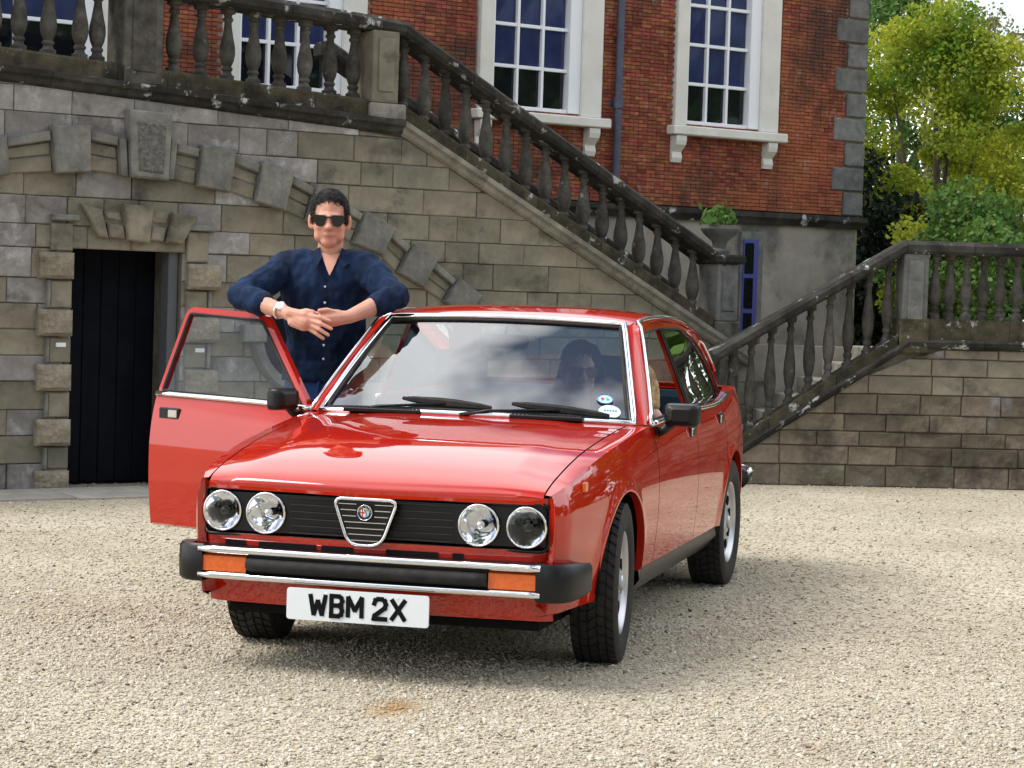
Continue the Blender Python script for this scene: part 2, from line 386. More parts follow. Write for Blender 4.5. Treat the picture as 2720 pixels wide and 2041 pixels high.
def clip(poly, f):
    """keep the part of polygon where f(p)>=0 (f linear enough)"""
    o = []
    for i in range(len(poly)):
        a = poly[i-1]; b = poly[i]; fa, fb = f(a), f(b)
        if fa*fb < 0: t = fa/(fa-fb); o.append((a[0]+(b[0]-a[0])*t, a[1]+(b[1]-a[1])*t))
        if fb >= 0: o.append(b)
    return o
def area(p): return .5*sum(p[i-1][0]*p[i][1]-p[i][0]*p[i-1][1] for i in range(len(p)))
def stone(poly, d0, d1, ma, parent, name='stone', ch=.007, joint=.003, rough=0):
    """convex polygon in (s,z): back at d0, face at d1 (smaller y = proud), chamfered arris; mesh is centred on the stone"""
    if area(poly) < 0: poly = poly[::-1]
    c = Vector((sum(p[0] for p in poly)/len(poly), sum(p[1] for p in poly)/len(poly)))
    def inset(e):
        n = len(poly); o = []
        for i in range(n):
            a, p, b = Vector(poly[i-1]), Vector(poly[i]), Vector(poly[(i+1) % n])
            u = (p-a); w = (b-p)
            if u.length < 1e-6 or w.length < 1e-6: o.append(p - c); continue
            u.normalize(); w.normalize()
            nu = Vector((-u.y, u.x)); nw = Vector((-w.y, w.x)); k = nu + nw
            dd = 1 + nu.dot(nw)
            o.append(p + k*(e/max(dd, .5)) - c)
        return o
    n = len(poly); l0 = inset(joint); l2 = inset(joint + ch); sg = 1
    V = [(p.x, d0, p.y) for p in l0] + [(p.x, d1 + ch, p.y) for p in l0] + [(p.x, d1 + random.uniform(-1, 1)*rough, p.y) for p in l2]
    F = []
    for k in (0, 1):
        for i in range(n): j = (i+1) % n; F.append((k*n+i, k*n+j, (k+1)*n+j, (k+1)*n+i))
    F.append(tuple(2*n + i for i in range(n)))
    return obj(name, mesh(name, V, F, ma), parent, loc=(c.x, 0, c.y))
# backing of the wall (joints), with door opening cut out
S0, S1 = -2.7, 5.8
DS0, DS1, DZ = .14, .93, 1.60
wall = obj('wall', mesh('wall', *prism([(S0, -.1), (DS0-.005, -.1), (DS0-.005, DZ+.005), (DS1+.005, DZ+.005), (DS1+.005, -.1), (S1, -.1), (S1, zb(S1)), (2.6, zb(2.6)), (S0, zb(S0))], .022, .5), M_joint), stair)
# ashlar courses
z = 0; ci = 0
while z < 2.6:
    h = random.choice((.15, .165, .18, .19)); s = S0 - random.uniform(0, .3)
    while s < S1:
        ln = random.uniform(.26, .62)
        if ci % 3 == 1: ln *= .8
        e = s + ln
        for a, b in (((s, min(e, DS0)), (max(s, DS1), e)) if z < DZ and z + h <= DZ + .1 else ((s, e),)):
            if b - a < .03: continue
            top = min(z+h, 9); poly = [(a, z), (b, z), (b, top), (a, top)]
            poly = clip(poly, lambda p: zb(p[0]) - p[1]) if max(zb(a), zb(b)) > z else []
            poly = [p for i, p in enumerate(poly) if (Vector(p)-Vector(poly[i-1])).length > .004]
            if len(poly) < 3 or abs(area(poly)) < .004: continue
            cz = z + h/2; cs = (a+b)/2
            up = (zb(cs) - cz) < .42 and cs < 1.75 + random.uniform(-.3, .3)
            stone(poly, .03, random.uniform(-.006, .006), M_ashgrey if up or (cs < 1.5 and random.random() < .45) else M_ashlar, wall, ch=random.uniform(.003, .008), joint=random.uniform(.0008, .0032), rough=.002)
        s = e
    z += h; ci += 1
# door surround: alternating rusticated blocks, narrow stones between
for (a, b, zz) in ((-.1, .14, (1.445, 1.08, .73, .38, .05)), (.95, 1.20, (1.40, 1.05, .70, .36, .05))):
    for i, zm in enumerate(zz):
        stone([(a, zm-.088), (b, zm-.088), (b, zm+.088), (a, zm+.088)], .03, -.055 - random.uniform(0, .012), M_rustic, stair, 'rusticated_block', ch=.022, joint=.004, rough=.006)
        if i < len(zz)-1:
            lo = zz[i+1]+.092; hi = zm-.092; left = a < .5
            u0, u1 = (a+.085, b) if left else (a, b-.085)
            stone([(u0, lo), (u1, lo), (u1, hi), (u0, hi)], .03, -.02, M_ashlar, stair, 'jamb_stone', ch=.008)
            v0, v1 = (a+.06, a+.088) if left else (b-.088, b-.06)
            stone([(v0, lo), (v1, lo), (v1, hi), (v0, hi)], .03, -.035, M_vouss, stair, 'jamb_moulding', ch=.006)
    if a < 0: stone([(a+.085, 1.537), (b, 1.537), (b, 1.72), (a+.085, 1.72)], .03, -.02, M_ashlar, stair, 'jamb_stone')
    else: stone([(a, 1.492), (b-.085, 1.492), (b-.085, 1.70), (a, 1.70)], .03, -.02, M_ashlar, stair, 'jamb_stone')
for poly, dd in (([(168, 440), (215, 452), (230, 517), (208, 512)], -.05), ([(220, 455), (258, 458), (264, 480), (228, 474)], -.02), ([(226, 480), (264, 486), (268, 518), (232, 514)], -.035),
                 ([(258, 440), (325, 446), (315, 528), (270, 520)], -.07), ([(326, 452), (366, 458), (358, 486), (322, 482)], -.02), ([(322, 488), (357, 492), (350, 524), (318, 520)], -.035),
                 ([(368, 458), (424, 468), (388, 530), (352, 525)], -.05)):
    stone([onA(*p) for p in poly[::-1]], .05, dd, M_ashlar, stair, 'lintel_stone', ch=.01)
stone([(-.02, 1.73), (.17, 1.73), (.17, 1.775), (-.02, 1.775)], .03, -.05, M_vouss, stair, 'moulding')
stone([(.95, 1.70), (1.16, 1.70), (1.16, 1.745), (.95, 1.745)], .03, -.05, M_vouss, stair, 'moulding')
for (u_, v_) in ((128, 745), (428, 757)):
    a, b = onA(u_, v_); MB().box(a-.034, a+.034, -.028, -.018, b-.014, b+.014, .002).obj('notice_plate', M_sash, stair)
# door reveal and recessed dark door of vertical boards
mb = MB(); mb.box(DS0-.004, DS0+.0, .02, .42, 0, DZ); mb.box(DS1, DS1+.004, .02, .42, 0, DZ); mb.box(DS0, DS1, .02, .42, DZ, DZ+.01)
mb.obj('door_reveal', M_joint, stair)
dr = MB().box(DS0-.01, DS1+.01, .40, .43, 0, DZ+.01).obj('door', M_dark, stair)
for i in range(6):
    a = DS0 + .01 + i*.128; MB().box(a, a+.122, .385, .40, .02, DZ-.02, .004).obj('plank', M_dark, dr)
MB().box(DS1-.075, DS1-.005, .05, .16, 0, DZ-.02, .006).obj('door_frame', mat('grey_frame', (.09, .10, .11), .6), dr)
# big arch: alternating proud voussoirs and banded recessed ones, carved keystone
VS = [[(-30, 296), (6, 290), (14, 380), (-26, 384)], [(104, 271), (188, 271), (188, 373), (112, 376)], None, [(428, 312), (503, 323), (487, 418), (418, 404)], [(560, 347), (628, 369), (607, 458), (543, 436)],
      [(678, 398), (742, 432), (714, 502), (653, 478)], [(783, 456), (846, 494), (817, 553), (753, 526)], [(886, 526), (938, 558), (905, 622), (850, 590)], [(984, 600), (1032, 638), (1002, 690), (950, 652)], [(1075, 682), (1118, 724), (1080, 770), (1035, 732)]]
key = [(267, 236), (360, 246), (352, 392), (271, 384)]
ks = stone([onA(*p) for p in key[::-1]], .03, -.10, M_vouss, stair, 'keystone', ch=.012)
ks['label'] = 'tall carved grey keystone at the crown of the arch'
ins = [(282, 262), (345, 268), (339, 378), (284, 371)]
stone([onA(*p) for p in ins[::-1]], -.09, -.115, mat('carved_stone', (.10, .10, .09), .95, c2=(.2, .2, .18), scale=26, bump=1, bscale=34, bdist=.06), stair, 'keystone_carving', ch=.012)
for (a0, b0, c0, e0) in (((250, 300), (266, 300), (270, 384), (253, 380)), ((361, 300), (377, 304), (368, 390), (353, 388))):
    stone([onA(*p) for p in (e0, c0, b0, a0)], .03, -.06, M_vouss, stair, 'keystone_flank', ch=.006)
def quad_between(p, q):
    """recessed voussoir between two proud ones: two stones with a sunk band"""
    A, B, Cc, Dd = p[1], q[0], q[3], p[2]
    lr = lambda a, b, t: (a[0]+(b[0]-a[0])*t, a[1]+(b[1]-a[1])*t)
    top0, top1, bot0, bot1 = lr(A, Dd, .10), lr(B, Cc, .10), lr(A, Dd, .96), lr(B, Cc, .96)
    for (t0, t1, dd) in ((0, .26, -.045), (.26, .60, -.012), (.60, 1, -.022)):
        pl = [lr(top0, bot0, t0), lr(top1, bot1, t0), lr(top1, bot1, t1), lr(top0, bot0, t1)]
        stone([onA(*w_) for w_ in pl[::-1]], .03, dd, M_ashlar if t0 else M_vouss, stair, 'recessed_voussoir', ch=.008)
for i, v in enumerate(VS):
    if v: stone([onA(*p) for p in v[::-1]], .03, -.075, M_vouss, stair, 'voussoir', ch=.010)
VK = list(VS); VK[2] = [(250, 286), (377, 300), (368, 392), (253, 382)]
for i in range(len(VK)-1): quad_between(VK[i], VK[i+1])
# round oculus behind the man
oc = onA(657, 722); mb = MB(); n_ = 40
P = [[(oc[0]+r*math.cos(2*math.pi*i/n_), d, oc[1]+r*math.sin(2*math.pi*i/n_)) for i in range(n_+1)] for r, d in ((.33, .05), (.335, -.03), (.40, -.045), (.425, -.02), (.43, .03))]
mb.add(*grid(P)); mb.obj('oculus_ring', M_vouss, stair, smooth=True, angle=40)
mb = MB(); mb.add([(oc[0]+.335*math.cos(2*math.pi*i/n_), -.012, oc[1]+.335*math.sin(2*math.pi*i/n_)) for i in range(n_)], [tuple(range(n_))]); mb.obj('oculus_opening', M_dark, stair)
for a in (0, 90, 180, 270):
    c_, s_ = math.cos(R_(a)), math.sin(R_(a)); r0, r1, hw = .32, .50, .06
    stone([(oc[0]+r0*c_-hw*s_, oc[1]+r0*s_+hw*c_), (oc[0]+r0*c_+hw*s_, oc[1]+r0*s_-hw*c_), (oc[0]+r1*c_+hw*s_, oc[1]+r1*s_-hw*c_), (oc[0]+r1*c_-hw*s_, oc[1]+r1*s_+hw*c_)], .03, -.065, M_vouss, stair, 'oculus_block', ch=.008)
# string moulding, plinth, coping swept along landing and rake
def sweep(name, prof, f, s0, s1, ma, parent, n=1, d0=0):
    """profile [(y,z offset)] swept along s with height f(s)"""
    V = []; ss = [s0 + (s1-s0)*i/n for i in range(n+1)]
    P = [[(s, y + d0, f(s) + z) for (y, z) in prof + prof[:1]] for s in ss]
    mb = MB(); mb.add(*grid(P)); k = len(prof)
    mb.F.append(tuple(range(k))); mb.F.append(tuple(n*(k+1)+i for i in range(k))[::-1])
    return mb.obj(name, ma, parent)
STR = [(.3, 0), (-.01, 0), (-.035, .015), (-.045, .045), (-.075, .06), (-.08, .095), (-.02, .105), (.3, .105)]
PLI = [(.26, .10), (-.015, .10), (-.02, .20), (-.005, .215), (.26, .215)]
COP = [(.25, 0), (-.005, 0), (-.03, .025), (-.035, .07), (.0, .10), (.20, .10), (.25, .07)]
def runs(name, prof, f, cuts, ma, parent, d0=0):
    for a, b in zip(cuts[:-1], cuts[1:]): sweep(name, prof, f, a + .002, b - .002, ma, parent, 1, d0)
runs('string_moulding', STR, zb, (S0, -1.9, -1.2, -.6, -.05, .62, 1.30, 1.95, 2.6), M_coping, stair)
runs('string_moulding', STR, zb, (2.6, 3.3, 4.0, 4.7, 5.4, 5.9), M_step, stair)
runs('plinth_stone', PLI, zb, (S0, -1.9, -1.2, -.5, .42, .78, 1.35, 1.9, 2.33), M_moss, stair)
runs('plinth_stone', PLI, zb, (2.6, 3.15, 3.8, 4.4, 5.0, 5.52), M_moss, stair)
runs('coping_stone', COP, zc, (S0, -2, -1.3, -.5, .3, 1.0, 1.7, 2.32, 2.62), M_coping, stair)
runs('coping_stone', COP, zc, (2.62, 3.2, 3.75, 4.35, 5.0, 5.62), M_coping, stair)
BAL = [(.052, 0), (.052, .045), (.036, .055), (.030, .075), (.040, .085), (.040, .10), (.030, .11), (.046, .15), (.055, .20), (.052, .25), (.038, .32), (.027, .39), (.025, .42), (.036, .43), (.036, .445), (.026, .455), (.03, .475), (.052, .482), (.052, .53)]
def baluster_mesh(k=1):
    V, F = lathe([(r*k, z) for r, z in BAL], 12); me = mesh('baluster', V, F, M_balus, True, 50); return me
BM = baluster_mesh()
def baluster(s, z0, z1, parent, d=.11, k=1.0, me=None):
    return obj('baluster', me or BM, parent, loc=(s, d, z0), rot=(0, 0, random.uniform(0, 6)), scl=(k, k, (z1-z0)/.53))
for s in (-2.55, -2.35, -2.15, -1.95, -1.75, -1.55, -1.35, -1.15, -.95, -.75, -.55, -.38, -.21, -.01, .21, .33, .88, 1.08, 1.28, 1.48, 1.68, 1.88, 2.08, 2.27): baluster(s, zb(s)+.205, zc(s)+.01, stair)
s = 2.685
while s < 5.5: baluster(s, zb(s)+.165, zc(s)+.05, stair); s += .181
def pier(s0, s1, d0, d1, z0, z1, parent, ma, panel=True, name='pier'):
    o = MB().box(s0, s1, d0, d1, z0, z1, .008).obj(name, ma, parent)
    if panel:
        e = (s1-s0)*.2; MB().box(s0+e, s1-e, d0-.012, d0, z0+.08, z1-.05, .006).obj('pier_panel', ma, o)
    return o
pier(.46, .74, -.02, .24, zb(.6)+.10, zc(.6)+.005, stair, M_balus)
pr = pier(2.345, 2.56, -.03, .24, zb(2.45)+.20, zc(2.4)+.0, stair, M_ashlar)
MB().box(2.325, 2.62, -.05, .26, zb(2.6)+.095, zb(2.45)+.20, .012).obj('pier_base', M_step, stair)
# lower newel pier with block and overgrown cap
MB().box(5.53, 5.78, -.04, .24, 0, 1.18, .01).obj('newel_base', M_balus, stair)
nw = pier(5.55, 5.76, -.02, .22, 1.18, 1.63, stair, M_quoin, name='newel_pier')
MB().box(5.50, 5.81, -.06, .27, 1.63, 1.70, .015).obj('newel_cap', M_coping, stair)
V, F = lathe([(.08, 1.70), (.08, 1.73), (.05, 1.75), (.06, 1.80), (.13, 1.86), (.155, 1.90), (.15, 1.93), (.12, 1.93)], 16); obj('newel_urn', mesh('newel_urn', [(v[0]+5.655, v[1]+.1, v[2]) for v in V], F, M_quoin, True, 40), stair)
# far balustrade of the flight and the steps between
BACK = 1.15
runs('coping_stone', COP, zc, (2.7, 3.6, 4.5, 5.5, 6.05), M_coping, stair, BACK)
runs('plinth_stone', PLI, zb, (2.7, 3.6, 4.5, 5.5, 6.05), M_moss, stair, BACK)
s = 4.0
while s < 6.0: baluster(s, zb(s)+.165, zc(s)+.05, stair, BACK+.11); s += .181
MB().box(S0, 2.6, .3, 1.75, 2.40, 2.52).obj('landing', M_step, stair)
i = 0; s = 2.6; z = 2.46
while s < 5.9:
    MB().box(s, s+.27, .27, BACK, max(z-.9, 0), z-.13, .008).obj('step', M_step, stair); s += .265; z -= .132

# ================================================================ right-hand flight
TB = R_(110.74); PB = (-8.37, -.011, 0)
rst = thing('stone_steps', 'darker stone steps with balustrade rising to the terrace in front of the trees', 'staircase', PB, TB)
def zb2(s): return .285 + .665*s if s < 1.13 else 1.035
def zc2(s): return 1.02 + .615*(s + .33) if s < 1.13 else 1.735 + .165*0 + .0
zc2t = zc2
def zc2(s): return 1.735 - .60*(1.09 - s) if s < 1.09 else 1.735
w2 = obj('wall', mesh('wall', *prism([(-.45, -.1), (4.4, -.1), (4.4, 1.035), (1.13, 1.035), (-.43, 0.0)], .022, .3), M_joint), rst)
M_ashlow = mat('ashlar_dark', (.115, .095, .068), .92, spec=.2, c2=(.215, .185, .135), scale=5, bump=.8, bscale=14, rnd=.3, bdist=.025, extra=chain(patches((.04, .036, .03), 2.3, .48, .64, .85, world=True), patches((.30, .32, .36), 1.5, .56, .68, .7, world=True)))
z = 0
for h in (.16, .14, .11, .13, .15, .14, .13, .12):
    s = -.5 - random.uniform(0, .2)
    while s < 4.4:
        e = s + random.uniform(.22, .55)
        poly = clip([(s, z), (e, z), (e, z+h), (s, z+h)], lambda p: .285 + .665*min(p[0], 1.13) - p[1]); poly = clip(poly, lambda p: 1.035 - p[1])
        poly = [p for i, p in enumerate(poly) if (Vector(p)-Vector(poly[i-1])).length > .004]
        if len(poly) >= 3 and abs(area(poly)) > .003: stone(poly, .03, random.uniform(-.010, .008), M_ashlow if z < .6 or random.random() < .4 else M_ashlar, w2, ch=.007, rough=.003)
        s = e
    z += h
STR2 = [(.22, 0), (-.01, 0), (-.04, .02), (-.05, .05), (-.01, .07), (.22, .07)]; PLI2 = [(.2, .065), (-.008, .065), (-.008, .14), (.2, .14)]
COP2 = [(.2, 0), (-.03, 0), (-.05, .02), (-.05, .065), (-.02, .095), (.17, .095), (.2, .06)]
runs('string_moulding', STR2, zb2, (-.43, .1, .6, 1.13), M_coping, rst); runs('string_moulding', STR2, zb2, (1.13, 1.7, 2.6, 3.5, 4.4), M_coping, rst)
runs('plinth_stone', PLI2, zb2, (-.4, .1, .6, 1.05), M_moss, rst); runs('plinth_stone', [(.2, .065), (-.008, .065), (-.008, .22), (.2, .22)], zb2, (1.28, 1.9, 2.6, 3.5, 4.4), M_moss, rst)
runs('coping_stone', COP2, zc2, (-.34, .2, .68, 1.09), M_coping, rst); runs('coping_stone', COP2, zc2, (1.09, 1.6, 2.1, 2.9, 3.6, 4.4), M_coping, rst)
V, F = tube([(-.37, -.06, zc2(-.37)+.04), (-.37, .21, zc2(-.37)+.04)], .062, 14); obj('coping_scroll', mesh('coping_scroll', V, F, M_coping, True, 40), rst)
BM2 = BM
s = -.17
while s < 1.02: baluster(s, zb2(s)+.10, zc2(s)+.03, rst, .09, .82); s += .145
for s in (1.345, 1.46, 1.585, *[1.715 + .13*i for i in range(20)]): baluster(s, 1.25, 1.74, rst, .09, .82)
pier(1.075, 1.265, -.02, .2, 1.10, 1.737, rst, M_quoin); MB().box(1.06, 1.28, -.035, .215, 1.0, 1.26, .01).obj('pier_base', M_moss, rst)
pier(-.42, -.28, -.02, .2, 0, .96, rst, M_coping, False, 'newel_pier')
for i in range(8):
    z = .12 + i*.128; s = -.36 + i*.195; MB().box(s, s+1.0 if i < 7 else 4.4, .22, 1.3, z-.128, z, .006).obj('step', M_step, rst)
bk = MB().box(-.5, 4.4, 1.32, 1.45, -.05, 1.0).obj('back_wall', M_render, rst)

P3 = Vector(CAM) + ray(1745, 1248)*(CAM[2]/-ray(1745, 1248).z); P3.z = .012
lf = obj('fallen_leaf', mesh('fallen_leaf', [(-.035, 0, 0), (-.01, .011, .008), (.02, .009, .012), (.04, 0, .010), (.02, -.009, .006), (-.01, -.011, .003)], [(0, 1, 5), (1, 2, 4, 5), (2, 3, 4)], mat('dead_leaf', (.33, .13, .03), .8)), loc=P3, rot=(0, 0, .6)); tag(lf, 'brown fallen leaf lying on the gravel beside the rear wheel', 'leaf')
# flagstones in front of the doorway
for (a, b, c_, e_) in ((-.7, -.05, -.55, -.1), (-.045, .60, -.60, -.1), (.605, 1.30, -.58, -.1), (1.305, 2.0, -.52, -.1)):
    V = [Vector((a, c_, .012)), Vector((b, c_, .012)), Vector((b, e_, .03)), Vector((a, e_, .03))]
    P3 = [Vector(PA) + tA*v.x + nA*v.y + Vector((0, 0, v.z)) for v in V]
    cen = sum(P3, Vector())/4
    vv = [p - cen for p in P3]; me = mesh('paving', [tuple(v) for v in vv] + [tuple(v - Vector((0, 0, .06))) for v in vv], [(0, 1, 2, 3), (0, 4, 5, 1), (1, 5, 6, 2), (2, 6, 7, 3), (3, 7, 4, 0)], M_slab)
    o = obj('paving', me, loc=cen); o['kind'] = 'structure'

# ================================================================ brick house
house = thing('brick_house', 'red brick house with white framed sash windows, grey corner quoins and a dark drainpipe', 'house', PA, TA)
HD = 1.8; HS0, HS1, HZ0, HZ1 = -4.2, 8.79, 2.14, 4.9
wins = [(-2.2, -1.45), (.25, .75+.25), (2.30, 3.06), (4.63, 5.39), (6.68, 7.38)]
SUR = .16; WZ0, WZ1 = 2.885, 4.6
def winrect(a, b): return (a-SUR-.02, b+SUR+.19, WZ0-.03, WZ1)
bw = obj('wall', mesh('wall', *prism([(HS0, HZ0), (HS1-.01, HZ0), (HS1-.01, HZ1), (HS0, HZ1)], HD+.008, HD+.12, [[(a-.02, WZ0-.04), (b+.02, WZ0-.04), (b+.02, WZ1), (a-.02, WZ1)] for a, b in wins]), M_mortar), house)
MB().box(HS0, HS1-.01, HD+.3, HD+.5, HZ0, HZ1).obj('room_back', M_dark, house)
brme = mesh('brick', *chbox(-.0485, .0485, -.012, .012, -.0138, .0138, .002), M_brick)
brh = mesh('brick', *chbox(-.0235, .0235, -.012, .012, -.0138, .0138, .002), M_brick)
blist = []; row = 0; z = HZ0 + .017
cw = Vector(CAM)
while z < HZ1:
    s = HS0 + (.0 if row % 2 else .05); i = 0
    while s < HS1 - .2:
        half = (row % 2 == 1); ln = .05 if half else .10
        c_ = s + ln/2
        inwin = any(r0 < c_ < r1 and r2 < z < r3 for r0, r1, r2, r3 in (winrect(*w_) for w_ in wins))
        if not inwin and not (c_ > HS1-.24): blist.append((c_, z, half))
        s += ln; i += 1
    z += .0325; row += 1
def dist(b): return (b[0]-6.1)**2 + (b[1]-2.9)**2*1.2
cand = sorted([b for b in blist], key=dist)
for c_, z, half in cand[:300]:
    obj('brick', brh if half else brme, bw, loc=(c_, HD + random.uniform(-.002, .003), z))
VV = []; FF = []
for c_, z, half in cand[300:]:
    if z > 4.35: continue
    hw = .0235 if half else .0485; d = HD + random.uniform(-.003, .004); k = len(VV); jz = random.uniform(-.001, .001); e = .002
    VV += [(c_-hw, d-.010, z-.0138+jz), (c_+hw, d-.010, z-.0138+jz), (c_+hw, d-.010, z+.0138+jz), (c_-hw, d-.010, z+.0138+jz)]
    VV += [(c_-hw+e, d-.012, z-.0125+jz), (c_+hw-e, d-.012, z-.0125+jz), (c_+hw-e, d-.012, z+.0125+jz), (c_-hw+e, d-.012, z+.0125+jz)]
    VV += [(c_-hw, d+.01, z-.0138+jz), (c_+hw, d+.01, z-.0138+jz), (c_+hw, d+.01, z+.0138+jz), (c_-hw, d+.01, z+.0138+jz)]
    FF += [(k+4, k+5, k+6, k+7)] + [(k+a, k+(a+1) % 4, k+4+(a+1) % 4, k+4+a) for a in range(4)] + [(k+8+a, k+8+(a+1) % 4, k+(a+1) % 4, k+a) for a in range(4)]
bb = obj('brickwork', mesh('brickwork', VV, FF, M_brick2), bw); bb['kind'] = 'stuff'
for wi, (a, b) in enumerate(wins):
    x0, x1 = a-SUR, b+SUR+.17
    mb = MB(); mb.box(x0, a-.03, HD-.05, HD+.1, WZ0-.05, WZ1, .006); mb.box(b+.12, x1, HD-.05, HD+.1, WZ0-.05, WZ1, .006)
    wn = mb.obj('window', M_white, house)
    mb = MB(); mb.box(a-.03, a, HD-.02, HD+.1, WZ0-.03, WZ1, .004); mb.box(b, b+.12, HD-.02, HD+.1, WZ0-.03, WZ1, .004); mb.box(a, b, HD-.0, HD+.1, WZ0-.045, WZ0, .004)
    mb.obj('sash_frame', M_sash, wn)
    w3 = (b-a)/3; zs = (WZ0, 3.205, 3.545, 3.885, 4.225, WZ1)
    for i in range(3):
        for j in range(5):
            px0, px1, pz0, pz1 = a+i*w3+.012, a+(i+1)*w3-.012, zs[j]+.012, zs[j+1]-.012
            tl = random.uniform(-.004, .004)
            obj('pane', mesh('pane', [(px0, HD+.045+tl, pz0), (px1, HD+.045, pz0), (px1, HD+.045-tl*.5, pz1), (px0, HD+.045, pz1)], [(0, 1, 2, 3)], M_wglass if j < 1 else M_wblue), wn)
    for i in (1, 2): MB().box(a+i*w3-.013, a+i*w3+.013, HD+.01, HD+.07, WZ0, WZ1, .003).obj('glazing_bar', M_sash, wn)
    for zz in zs[1:-1]: MB().box(a, b, HD+.014, HD+.068, zz-.014, zz+.014, .003).obj('glazing_bar', M_sash, wn)
    MB().box(x0-.06, x1+.06, HD-.12, HD+.1, WZ0-.135, WZ0-.055, .01).obj('sill', M_white, wn)
    for bx in (x0+.04, x1-.10):
        V, F = prism([(HD-.10, WZ0-.14), (HD+.02, WZ0-.14), (HD+.02, WZ0-.37), (HD-.03, WZ0-.37), (HD-.045, WZ0-.33), (HD-.03, WZ0-.28), (HD-.06, WZ0-.25), (HD-.09, WZ0-.22), (HD-.10, WZ0-.18)], -.055, .055)
        obj('bracket', mesh('bracket', [(bx+v[1], v[0], v[2]) for v in V], [f[::-1] for f in F], M_white), wn)
    if wi == 2: wn['label'] = 'white framed window seen through the landing balusters'
# quoins
z = HZ0; i = 0
while z < HZ1:
    ln = .23 if i % 2 == 0 else .38
    h = .215
    MB().box(HS1-ln, HS1+.012, HD-.03, HD+.3, z+.003, z+h-.003, .012).obj('quoin', M_quoin, house); z += h + .010; i += 1
    if ln < .3:
        pass
sweep('string_course', [(.3, 0), (-.03, 0), (-.05, .03), (-.08, .06), (-.08, .105), (.3, .12)], lambda s: 2.025, HS0, HS1+.03, M_coping, house, 1, HD)
MB().box(HS0, HS1-.02, HD+.01, HD+.5, 0, 2.026).obj('basement_wall', M_render, house)
bwn = MB().box(7.34, 7.60, HD-.03, HD+.02, .2, 1.95, .005).obj('basement_window', M_quoin, house)
MB().box(7.36, 7.53, HD-.04, HD-.029, .3, 1.88).obj('blue_frame', M_bluef, bwn)
for j in range(5): MB().box(7.375, 7.475, HD-.046, HD-.039, .34+j*.31, .61+j*.31).obj('pane', M_wglass, bwn)
MB().box(HS0, HS1, HD+.5, HD+6, 0, HZ1).obj('core', M_render, house)
# drainpipe
V, F = tube([(5.885, HD-.06, 2.16), (5.885, HD-.06, 4.9)], .034, 12); dp = obj('drainpipe', mesh('drainpipe', V, F, M_pipe, True, 40), house)
for zz in (2.93, 4.2): 
    mb = MB(); mb.tube([(5.885, HD-.06, zz), (5.885, HD-.06, zz+.09)], .044, 12); mb.box(5.82, 5.95, HD-.02, HD+.0, zz+.02, zz+.07); mb.obj('pipe_collar', M_pipe, dp)

# ================================================================ trees and shrubs
def leafmat(name, c, c2, tr=.35):
    m = mat(name, c, .55, spec=.3, c2=c2, scale=1.2, detail=3, island=.35)
    t = m.node_tree; b = t.nodes['Principled BSDF']; out = t.nodes['Material Output']
    tb = t.nodes.new('ShaderNodeBsdfTranslucent'); ms = t.nodes.new('ShaderNodeMixShader'); ms.inputs[0].default_value = tr
    src = b.inputs['Base Color'].links[0].from_socket; t.links.new(src, tb.inputs[0])
    t.links.new(b.outputs[0], ms.inputs[1]); t.links.new(tb.outputs[0], ms.inputs[2]); t.links.new(ms.outputs[0], out.inputs[0])
    return m
M_bark = mat('bark', (.06, .048, .035), .95, c2=(.11, .09, .065), scale=14, bump=.8)
M_leafY = leafmat('leaf_yellow_green', (.12, .23, .02), (.48, .52, .05), .5)
M_leafG = leafmat('leaf_green', (.06, .14, .026), (.13, .24, .05), .4)
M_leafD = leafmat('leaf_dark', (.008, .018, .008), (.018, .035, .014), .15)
def leaves(P, size, stretch=1.5):
    n = len(P); a = rng.normal(0, 1, (n, 3)); a /= np.linalg.norm(a, axis=1)[:, None]
    b = rng.normal(0, 1, (n, 3)); b -= (a*b).sum(1)[:, None]*a; b /= np.linalg.norm(b, axis=1)[:, None]
    s = (size*rng.uniform(.6, 1.3, n))[:, None]
    V = np.stack([P - a*s*stretch*.5, P + b*s*.5 - a*s*.1, P + a*s*stretch*.5, P - b*s*.5 - a*s*.1], 1).reshape(-1, 3)
    return V
def crown_points(n, c, r, clumps, cs, hollow=.55):
    d = rng.normal(0, 1, (clumps, 3)); d /= np.linalg.norm(d, axis=1)[:, None]
    cc = np.array(c) + d*np.array(r)*(rng.uniform(hollow, 1, clumps)**.6)[:, None]
    k = rng.integers(0, clumps, n)
    rad = cs*rng.uniform(.5, 1.3, clumps)
    q = rng.normal(0, 1, (n, 3)); q /= np.linalg.norm(q, axis=1)[:, None]
    return cc[k] + q*(rad[k]*rng.uniform(.25, 1, n)**.5)[:, None]*np.array([1, 1, .75]), cc
def leafmesh(name, V, ma):
    n = len(V)//4; me = bpy.data.meshes.new(name)
    me.vertices.add(len(V)); me.vertices.foreach_set('co', V.astype(np.float32).ravel())
    me.loops.add(len(V)); me.loops.foreach_set('vertex_index', np.arange(len(V), dtype=np.int32))
    me.polygons.add(n); me.polygons.foreach_set('loop_start', np.arange(0, len(V), 4, dtype=np.int32)); me.materials.append(ma); me.update(calc_edges=True)
    return me
